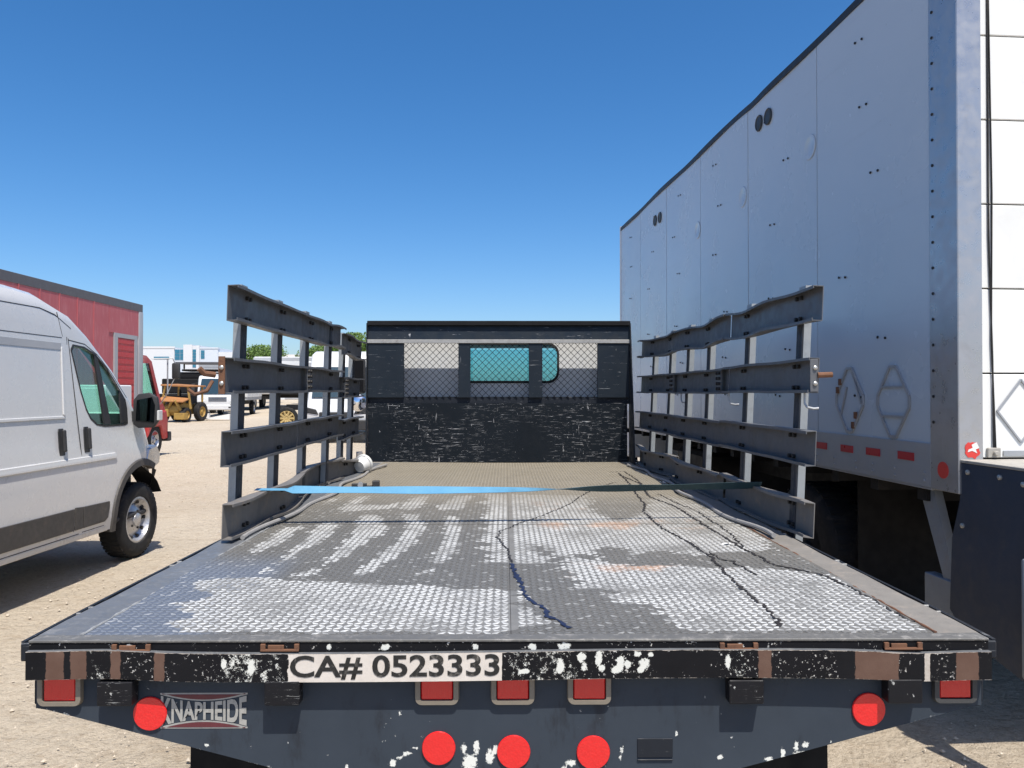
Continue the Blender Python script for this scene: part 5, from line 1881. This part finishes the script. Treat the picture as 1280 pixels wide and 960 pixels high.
# ------------------------------------------------------------------ red box truck behind the van
def red_truck():
    yf = 15.6
    base = float(gz(0, yf))
    rt = thing('box_truck', 'faded red box truck with grey top rail and a red side door', 'truck', (-8.28, yf, base), R(1.5))
    L, W, Z0, ZT = 7.2, 2.45, 1.0, 3.62 - base
    m = MB()
    m.box(-W, -.012, -L, -.01, Z0, ZT)
    m.build('box_body', 'red_box', rt)
    # ribbed side panels, then the door
    for k in range(9):
        a = -1.55 - .62 * (k + 1)
        m = MB()
        m.box(-.012, .004, a + .006, a + .614, Z0 + .1, ZT - .16)
        m.build('side_panel', 'red_box', rt, bevel=.003)
        m = MB()
        m.box(.003, .016, a - .012, a + .012, Z0 + .1, ZT - .16)
        m.build('panel_rib', 'red_box', rt)
    m = MB()
    m.box(-.012, .004, -1.545, -.20, ZT - .72, ZT - .16)
    m.build('side_panel', 'red_box', rt)
    m = MB()
    m.box(-.02, .012, -L, .0, ZT - .165, ZT + .01)
    m.build('top_rail', 'top_grey', rt, bevel=.006)
    m = MB()
    m.box(-.02, .012, -L, .0, Z0 - .05, Z0 + .11)
    m.build('bottom_rail', 'far_grey', rt, bevel=.006)
    m = MB()
    m.box(-.06, .018, -.20, .03, Z0 - .05, ZT - .15)
    m.build('corner_post', 'post_grey', rt, bevel=.03, smooth=True, seg=2)
    d = bpy.data.objects.new('side_door', None)
    COL.objects.link(d)
    d.parent = rt
    m = MB()
    m.box(-.02, .006, -1.20, -.42, Z0 + .12, ZT - .82)
    m.build('door_leaf', 'red_door', d)
    for k in range(11):
        m = MB()
        z = Z0 + .2 + k * .145
        if z < ZT - .86:
            m.box(.004, .014, -1.19, -.43, z, z + .09)
            m.build('door_slat', 'red_door', d, bevel=.003)
    m = MB()
    m.box(-.01, .022, -1.34, -1.20, Z0 + .1, ZT - .72)
    m.box(-.01, .022, -.42, -.28, Z0 + .1, ZT - .72)
    m.box(-.01, .021, -1.20, -.42, ZT - .81, ZT - .72)
    m.build('door_frame', 'post_grey', d)
    # cab
    cab = bpy.data.objects.new('cab', None)
    COL.objects.link(cab)
    cab.parent = rt
    m = MB()
    prof = [(.2, .55), (1.65, .55), (2.05, .62), (2.08, 1.20), (1.82, 1.42), (1.30, 2.35), (1.0, 2.48), (.25, 2.5), (.2, 2.4)]
    m.prism(prof, 'x', -2.2, -.34)
    wn = MB()
    wn.prism([(.42, 1.46), (1.62, 1.40), (1.62, 1.5), (1.16, 2.30), (.42, 2.30)], 'x', -3, 1)
    fs_ = MB()
    fs_.prism([(1.68, 1.50), (1.24, 2.26), (1.7, 2.6), (2.4, 1.8)], 'x', -2.05, -.49)
    me = solid_with_holes(m, [wn, fs_], .03)
    me.materials.append(MATS['cab_red'])
    link('cab_shell', me, cab)
    m = MB()
    m.prism([(.42, 1.46), (1.62, 1.40), (1.62, 1.5), (1.16, 2.30), (.42, 2.30)], 'x', -.36, -.354)
    m.build('side_window', 'tint_glass', cab)
    m = MB()
    m.prism([(1.84, 1.44), (1.36, 2.29), (1.35, 2.285), (1.83, 1.435)], 'x', -2.04, -.50)
    m.build('windscreen', 'tint_glass', cab)
    m = MB()
    m.box(-2.1, -.5, .3, .8, .8, 1.45)
    m.build('seats', 'interior', cab, bevel=.03)
    m = MB()
    m.prism([(.95, .48), (1.0, 1.0), (2.02, 1.15), (2.12, .9), (2.12, .42), (1.85, .42), (1.70, .75), (1.2, .75)], 'x', -.52, -.27)
    m.build('wing_panel', 'cab_red', cab, bevel=.03)
    m = MB()
    m.box(-2.25, -.24, 2.08, 2.26, .36, .60)
    m.build('front_bumper', 'black_trim', cab, bevel=.02)
    mi = bpy.data.objects.new('wing_mirror', None)
    COL.objects.link(mi)
    mi.parent = rt
    m = MB()
    m.box(.0, .20, 1.62, 1.72, 1.93, 2.33)
    m.build('mirror_housing', 'black_trim', mi, bevel=.04, smooth=True, seg=2)
    m = MB()
    m.tube([(-.34, 1.30, 2.42), (.04, 1.60, 2.44), (.09, 1.66, 2.30)], .014, 6)
    m.tube([(-.32, 1.75, 1.30), (-.08, 1.62, 1.60), (.08, 1.66, 1.98)], .014, 6)
    m.tube([(-.08, 1.60, 1.55), (-.08, 1.60, 2.42)], .02, 6)
    m.build('mirror_arm', 'galv', mi)
    m = MB()
    m.box(-1.7, -1.6, -L, 1.8, .62, .88)
    m.box(-.85, -.75, -L, 1.8, .62, .88)
    m.build('chassis_rail', 'chassis', rt)
    for y, rad in ((-L + 1.9, .42), (1.5, .42)):
        wheel(rt, (-.24 if y < 0 else -.45, y, rad), rad, .26, 'silver_rim', 1, 8)
        wheel(rt, (-W + .24, y, rad), rad, .26, 'silver_rim', -1, 8)


paint('top_grey', (0.10, 0.098, 0.105), 0.6, 0.1, 0.2, 4)
paint('post_grey', (0.36, 0.36, 0.37), 0.5, 0.2, 0.12, 4)
red_truck()


# ------------------------------------------------------------------ far side of the yard
def gpos(px, D):
    x = CX + (px - VPX) / F * D
    y = CY + D
    return Vector((x, y, float(gz(x, y))))


def far_cabover():
    p = gpos(274, 40)
    rt = thing('cabover_truck', 'white cab-over flatbed truck parked facing the yard beside the yellow wreck', 'truck', p, R(188))
    # local y forward
    cab = bpy.data.objects.new('cab', None)
    COL.objects.link(cab)
    cab.parent = rt
    m = MB()
    prof = [(-1.5, .62), (.12, .42), (.16, .95), (.10, 1.15), (-.18, 2.05), (-.35, 2.18), (-1.45, 2.2), (-1.5, 2.1)]
    m.prism(prof, 'x', -1.03, 1.03)
    m.build('cab_shell', 'far_white', cab, bevel=.06, smooth=True, seg=2)
    m = MB()
    m.hexa([(-.93, .095, 1.22), (.93, .095, 1.22), (.93, .12, 1.22), (-.93, .12, 1.22), (-.85, -.155, 2.02), (.85, -.155, 2.02), (.85, -.13, 2.02), (-.85, -.13, 2.02)])
    m.build('windscreen', 'vent_glass', cab, bevel=.01)
    m = MB()
    m.prism([(-1.0, 1.28), (.02, 1.24), (-.17, 1.95), (-1.0, 1.98)], 'x', -1.036, 1.036)
    m.build('side_window', 'vent_glass', cab)
    for z in (.86, .94, 1.02):
        m = MB()
        m.box(-.45, .45, .155, .175, z, z + .035)
        m.build('grille_slot', 'gap_dark', cab)
    for s_ in (-1, 1):
        m = MB()
        m.box(s_ * .62, s_ * .98, .13, .19, .68, .90)
        m.build('headlamp', 'clear_plastic', cab, bevel=.02)
        m = MB()
        m.box(s_ * .55, s_ * .78, .185, .205, .50, .57)
        m.build('fog_lamp', 'gap_dark', cab)
        m = MB()
        m.box(s_ * 1.16, s_ * 1.32, -.02, .05, 1.35, 1.75)
        m.bar((s_ * 1.0, .05, 1.8), (s_ * 1.24, .02, 1.75), .02, .02)
        m.build('wing_mirror', 'black_trim', cab, bevel=.01)
    m = MB()
    m.box(-1.04, 1.04, .05, .19, .40, .66)
    m.build('front_bumper', 'far_white', cab, bevel=.03)
    m = MB()
    m.box(-1.1, 1.1, -6.3, -1.75, .88, 1.05)
    bed = m.build('flat_deck', 'far_grey', rt, bevel=.01)
    for s_ in (-1, 1):
        for k in range(4):
            m = MB()
            m.box(s_ * 1.08, s_ * 1.12, -6.28 + k * 1.13, -5.2 + k * 1.13, 1.06, 1.42)
            m.build('side_board', 'far_white', bed, bevel=.005)
    m = MB()
    m.box(-1.1, 1.1, -1.80, -1.70, 1.06, 2.3)
    m.build('head_board', 'far_white', rt)
    m = MB()
    m.box(-.45, -.35, -6.2, 0, .62, .86)
    m.box(.35, .45, -6.2, 0, .62, .86)
    m.box(.6, 1.0, -3.2, -2.2, .45, .85)
    m.build('chassis_rail', 'chassis', rt)
    for y in (-.75, -4.6):
        for s_ in (-1, 1):
            wheel(rt, (s_ * .88, y, .39), .39, .24, 'silver_rim', s_, 0)


def far_wreck():
    p = gpos(227, 36)
    rt = thing('wrecked_tractor', 'rusty yellow wrecked tractor with a bent canopy roof', 'tractor', p, R(170))
    m = MB()
    m.prism([(-.9, .35), (.55, .3), (.75, .5), (.7, .75), (.2, .95), (-.3, .8), (-.9, .9)], 'x', -.38, .38)
    m.build('body', 'rust_yellow', rt, bevel=.04)
    m = MB()
    m.hexa([(-.75, -.9, 1.62), (.72, -.9, 1.70), (.72, .45, 1.66), (-.75, .45, 1.60), (-.75, -.9, 1.68), (.72, -.9, 1.77), (.72, .45, 1.74), (-.75, .45, 1.67)])
    m.build('canopy', 'rust_orange', rt, bevel=.01)
    for x, y, dx in ((-.62, -.8, 0), (.6, -.8, .05), (-.6, .35, -.15), (.55, .35, .2)):
        m = MB()
        m.bar((x + dx, y, .6), (x, y, 1.64), .07, .07)
        m.build('canopy_post', 'rust_yellow', rt)
    m = MB()
    m.hexa([(-.7, .3, 1.05), (.7, .3, 1.15), (.6, .9, .95), (-.7, .9, .9), (-.7, .3, 1.09), (.7, .3, 1.19), (.6, .9, .99), (-.7, .9, .94)])
    m.build('bent_bonnet', 'rust_orange', rt)
    m = MB()
    m.box(-.72, -.2, .5, .82, .12, .42)
    m.box(.1, .6, .55, .80, .25, .6)
    m.bar((-.5, .6, .4), (-.3, .9, 1.0), .10, .10)
    m.bar((.35, .6, .3), (-.1, .8, 1.0), .09, .09)
    m.bar((.8, .2, .2), (.45, .5, 1.2), .10, .10)
    m.build('loader_arm', 'rust_yellow', rt, bevel=.01)
    m = MB()
    m.box(-.55, .5, -.5, .2, .85, 1.2)
    m.cyl((.2, -.3, 1.2), (.2, -.3, 1.5), .05, n=8)
    m.build('engine', 'chassis', rt, bevel=.02)
    for x, y, r_ in ((-.55, .45, .33), (.55, .45, .33), (-.6, -.7, .45), (.6, -.7, .45)):
        wheel(rt, (x, y, r_), r_, .24, 'rust_yellow', 1 if x > 0 else -1, 0)
    # scrap lying between wreck and truck
    for px, D, lab, ln in ((250, 38, 'pale scrap board lying on the ground by the yellow wreck', 1.0), (274, 37.5, 'pale scrap board lying in front of the cab-over truck', 1.1)):
        p = gpos(px, D)
        m = MB()
        m.hexa([(-ln / 2, -.2, .05), (ln / 2, -.2, .02), (ln / 2, .2, .02), (-ln / 2, .2, .05), (-ln / 2, -.2, .09), (ln / 2, -.2, .30), (ln / 2, .2, .30), (-ln / 2, .2, .09)])
        o = m.build('scrap_board', 'paper')
        o.location = p
        o.rotation_euler = (0, 0, R(12))
        tag(o, lab, 'scrap')


def far_stack():
    # dark flatbed trailer loaded with junk behind the wreck
    p = gpos(238, 46)
    rt = thing('loaded_trailer', 'dark trailer stacked with black junk behind the yellow wreck', 'trailer', p, R(4))
    m = MB()
    m.box(-2.0, 2.2, -.2, 2.2, .9, 1.15)
    m.build('deck', 'chassis', rt)
    m = MB()
    rnd = random.Random(8)
    m.box(-1.6, .9, .0, 1.8, 1.16, 2.05)
    m.box(-.9, 1.3, .2, 1.6, 2.06, 2.45)
    m.box(-.5, 1.6, .1, 1.7, 2.5, 2.62)
    m.box(-.4, -.3, .1, .2, 2.6, 2.95)
    m.build('junk_load', 'flat_black', rt, bevel=.05)
    m = MB()
    m.box(-.8, 2.0, -.05, 1.9, 2.95, 3.05)
    m.box(-.7, -.6, .0, .1, 2.46, 2.96)
    m.box(1.8, 1.9, .0, .1, 1.15, 2.96)
    m.build('rack_top', 'top_grey', rt)
    for x in (-1.3, 1.4):
        wheel(rt, (x, -.1, .42), .42, .25, 'chassis', 1, 0)


def far_box(px0, px1, D, top, bot_py, name, label, depth=7.0, mat='far_white', cat='trailer', rz=0.0):
    a, b = at(px0, 0, D), at(px1, 0, D)
    W = b.x - a.x
    base = float(gz(a.x, a.y))
    zt = at(0, top, D).z - base
    rt = thing(name, label, cat, ((a.x + b.x) / 2, a.y, base), rz)
    m = MB()
    m.box(-W / 2, W / 2, 0, depth, 1.05, zt)
    body = m.build('box_body', mat, rt, bevel=.05)
    m = MB()
    m.box(-W / 2 - .02, W / 2 + .02, -.02, .03, zt - .25, zt - .05)
    m.build('top_rail', 'far_grey', rt)
    k = max(1, int(W / 1.2))
    for i in range(1, k):
        x = -W / 2 + W * i / k
        m = MB()
        m.box(x - .02, x + .02, -.015, .002, 1.1, zt - .26)
        m.build('panel_rib', mat, rt)
    m = MB()
    m.box(-W / 2, W / 2, -.03, .05, .95, 1.10)
    m.box(-W / 2 + .3, -W / 2 + .45, .3, .5, .0, 1.0)
    m.box(-W / 2 + .4, W / 2 - .4, .4, depth - .2, .7, .95)
    m.build('frame', 'chassis', rt)
    for x in (-W / 2 + .35, W / 2 - .35):
        wheel(rt, (x, .9, .48), .48, .26, 'far_grey', 1 if x > 0 else -1, 0)
    return rt


def far_gold():
    p = gpos(372, 30)
    rt = thing('stripped_truck', 'stripped dark truck chassis on big gold spoked wheels', 'truck', p, R(20))
    m = MB()
    m.box(-.3, 3.4, -.1, .1, .75, .95)
    m.box(-.3, 3.4, 1.2, 1.4, .75, .95)
    m.box(.5, .7, 0, 1.3, .74, .90)
    m.box(2.5, 2.7, 0, 1.3, .74, .90)
    m.build('chassis_rail', 'chassis', rt)
    m = MB()
    m.box(.7, 1.6, .1, 1.2, .5, 1.35)
    m.cyl((1.2, .4, 1.35), (1.2, .4, 1.6), .2, n=12)
    m.build('engine', 'far_grey', rt, bevel=.05)
    m = MB()
    m.box(1.9, 3.2, 0.0, 1.3, .96, 1.5)
    m.build('body_remains', 'chassis', rt, bevel=.08)
    for x, y, o_ in ((-.42, -.25, -1), (2.6, -.25, -1), (-.42, 1.55, 1), (2.6, 1.55, 1)):
        e = wheel(rt, (x, y, .44), .44, .30, 'gold_rim', o_, 0, .66, R(90), 10)


def far_white_van():
    D = 24
    p = gpos(425, D)
    rt = thing('delivery_truck', 'white delivery truck with black headlamps and bumper parked beside the gold-wheeled chassis', 'truck', p, R(184))
    m = MB()
    m.prism([(-5, .5), (.7, .5), (.75, .95), (.6, 1.15), (.0, 1.3), (-.5, 2.35), (-.75, 2.75), (-1.2, 2.85), (-5, 2.85)], 'x', -1.0, 1.0)
    m.build('body', 'far_white', rt, bevel=.10, smooth=True, seg=3)
    m = MB()
    m.hexa([(-.85, .03, 1.36), (.85, .03, 1.36), (.85, .06, 1.36), (-.85, .06, 1.36), (-.8, -.46, 2.32), (.8, -.46, 2.32), (.8, -.43, 2.32), (-.8, -.43, 2.32)])
    m.build('windscreen', 'vent_glass', rt)
    m = MB()
    m.prism([(-1.7, 1.45), (-.12, 1.45), (-.5, 2.2), (-1.7, 2.2)], 'x', -1.012, 1.012)
    m.build('side_window', 'vent_glass', rt)
    for s_ in (-1, 1):
        m = MB()
        m.prism([(s_ * .52, .84), (s_ * .93, .90), (s_ * .93, 1.08), (s_ * .60, 1.00)], 'y', .66, .765)
        m.build('headlamp', 'black_trim', rt, bevel=.02)
        m = MB()
        m.box(s_ * 1.05, s_ * 1.28, -.2, -.1, 1.5, 1.9)
        m.build('wing_mirror', 'black_trim', rt, bevel=.03)
    m = MB()
    m.box(-1.0, 1.0, .70, .84, .38, .68)
    m.box(-.5, .5, .735, .79, .72, .92)
    m.build('front_bumper', 'black_trim', rt, bevel=.03)
    for y in (-.1, -3.8):
        for s_ in (-1, 1):
            wheel(rt, (s_ * .92, y, .38), .38, .22, 'silver_rim', s_, 0)


paint('vent_glass', (0.02, 0.045, 0.06), 0.08, spec=0.8)
far_cabover()
far_wreck()
far_stack()
far_box(250, 318, 50, 455, 500, 'box_trailer', 'plain white box trailer standing behind the cab-over truck')
far_box(318, 395, 56, 446, 500, 'box_trailer', 'long white trailer with ribbed side beneath the trees', 5)
far_box(385, 452, 44, 452, 500, 'box_trailer', 'white box trailer close behind the delivery truck', 6)
far_gold()
far_white_van()


# ------------------------------------------------------------------ buildings and trees
def office():
    D = 150.0
    z0 = float(gz(0, 80))
    a = at(172, 0, D)
    rt = thing('office_building', 'white office building with tall blue glass bays', 'building', (a.x, a.y, z0))
    sc = D / F

    def seg(p0, p1, top, y0, y1, name, mat, z_bot=0.0, bevel=0.0):
        m = MB()
        m.box((p0 - 172) * sc, (p1 - 172) * sc, y0 * .12, y1, z_bot, (VPY - top) * sc + CZ - z0)
        return m.build(name, mat, rt, bevel=bevel)
    seg(60, 219, 434, 0, 30, 'wing', 'bld_white')
    seg(219, 232, 436, 1.5, 30, 'glass_bay', 'bld_grey')
    seg(231, 242, 431, -2, 28, 'tower', 'bld_white')
    seg(242, 247, 432.5, -.5, 28, 'tower_slot', 'bld_white')
    seg(247, 251, 432, -2.5, 28, 'tower', 'bld_white')
    seg(251, 273, 435, 1, 30, 'wing', 'bld_grey')
    seg(273, 330, 440, 4, 30, 'wing', 'bld_white')
    seg(58, 220, 433.2, -.6, 0.0, 'parapet', 'bld_white', (VPY - 435.5) * sc + CZ - z0)
    seg(250.5, 273.6, 434.3, .3, 1.0, 'parapet', 'bld_grey', (VPY - 436) * sc + CZ - z0)

    def win(p0, p1, t_, b_, y):
        m = MB()
        m.box((p0 - 172) * sc, (p1 - 172) * sc, y * .12 - .06, y * .12 - .01, (VPY - b_) * sc + CZ - z0, (VPY - t_) * sc + CZ - z0)
        return m.build('window_pane', 'bld_glass', rt)
    win(194, 213, 446, 449, 0)
    win(120, 180, 446, 449, 0)
    for p0, p1 in ((219.5, 225.6), (226, 231)):
        for t_, b_ in ((437, 441.5), (442, 446), (446.4, 450)):
            win(p0, p1, t_, b_, 1.5)
    for k in range(6):
        win(242.3, 246.5, 437 + 3.8 * k, 440.4 + 3.8 * k, -.5)
    for t_, b_ in ((438, 441.6), (442, 445), (445.4, 448.5)):
        win(252, 256.5, t_, b_, 1.0)
    # long low warehouse to the right of it
    D2 = 100.0
    a = at(285, 0, D2)
    rt = thing('warehouse', 'long low warehouse with a beige pitched roof behind the trailers', 'building', (a.x, a.y, z0))
    s2 = D2 / F
    w_ = 230 * s2
    zt = (VPY - 452) * s2 + CZ - z0
    m = MB()
    m.box(0, w_, 0, 20, 0, zt)
    m.build('wall', 'bld_white', rt)
    m = MB()
    m.prism([(-.5, zt + .02), (10, zt + 1.1), (20.5, zt + .02), (20.5, zt + .2), (10, zt + 1.4), (-.5, zt + .25)], 'x', -.4, w_ + .4)
    m.build('roof', 'roof_beige', rt)
    for k in range(8):
        m = MB()
        x = 1.5 + k * w_ / 8
        m.box(x, x + 1.8, -.06, .0, .1, 3.0)
        m.build('door', 'far_grey', rt)
    for px, top, wd in ((190, 449, 42), (222, 452, 26)):
        pass


office()


def tree(px, D, top, rad, label, seed):
    p = gpos(px, D)
    rnd = random.Random(seed)
    H = at(0, top, D).z - p.z
    rt = thing('tree', label, 'tree', p, 0, 'trees beyond the yard')
    m = MB()
    m.tube([(0, 0, -.1), (.05, 0, H * .25), (.0, .05, H * .5), (.08, 0, H * .8)], [.22, .17, .12, .05], 8)
    for k in range(7):
        a = rnd.random() * 6.28
        z = H * rnd.uniform(.3, .6)
        r_ = rad * rnd.uniform(.5, .8)
        m.tube([(0, 0, z), (r_ * .5 * math.cos(a), r_ * .5 * math.sin(a), z + H * .12), (r_ * math.cos(a), r_ * math.sin(a), z + H * .2)], [.08, .05, .02], 6)
    m.build('trunk', 'bark', rt, smooth=True)
    V, Fc = [], []
    clumps = []
    for k in range(34):
        a, e = rnd.random() * 6.28, rnd.uniform(-.5, 1)
        rr_ = rad * rnd.uniform(.35, .82)
        ce = math.sqrt(max(0, 1 - e * e * .8))
        clumps.append((Vector((rr_ * ce * math.cos(a), rr_ * ce * math.sin(a), H * .68 + e * H * .24)), rad * rnd.uniform(.22, .38)))
    for c, cr in clumps:
        for k in range(230):
            d = Vector((rnd.gauss(0, 1), rnd.gauss(0, 1), rnd.gauss(0, .8)))
            d = d.normalized() * cr * rnd.uniform(.45, 1.0) ** .6
            q = c + d
            if q.z > H:
                q.z = H - rnd.random() * .2
            s_ = rnd.uniform(.07, .14)
            u = Vector((rnd.gauss(0, 1), rnd.gauss(0, 1), rnd.gauss(0, 1))).normalized()
            v = u.orthogonal().normalized()
            o = len(V)
            V += [tuple(q - u * s_), tuple(q + v * s_ * .5), tuple(q + u * s_), tuple(q - v * s_ * .5)]
            Fc.append((o, o + 1, o + 2, o + 3))
    me = bpy.data.meshes.new('crown')
    me.from_pydata(V, [], Fc)
    me.materials.append(MATS['leaf'])
    link('crown', me, rt)


tree(448, 62, 417, 2.7, 'tall bright green round-topped tree, the largest one beyond the trailers', 1)
tree(330, 72, 431, 2.6, 'small green tree behind the long white ribbed trailer', 2)
tree(399, 66, 431, 2.2, 'green tree standing between two other trees beyond the trailers', 3)


# ------------------------------------------------------------------ white cabinet, seen through the van's glass
def cabinet():
    rt = thing('storage_cabinet', 'white upright storage cabinet standing ahead of the cargo van, seen through its window', 'cabinet', (-5.38, 7.7, 0))
    m = MB()
    m.box(-.37, .37, 0, .68, .12, 1.74)
    m.build('cabinet_body', 'far_white', rt, bevel=.012)
    for x0, x1 in ((-.355, -.005), (.005, .355)):
        m = MB()
        m.box(x0, x1, -.02, -.002, .16, 1.70)
        d = m.build('door', 'far_white', rt, bevel=.006)
        m = MB()
        hx = x1 - .06 if x0 < 0 else x0 + .03
        m.box(hx, hx + .03, -.05, -.021, .85, 1.05)
        m.build('handle', 'black_trim', d, bevel=.004)
    for x in (-.34, .28):
        for y in (.02, .60):
            m = MB()
            m.box(x, x + .06, y, y + .06, -.01, .119)
            m.build('foot', 'chassis', rt)


cabinet()
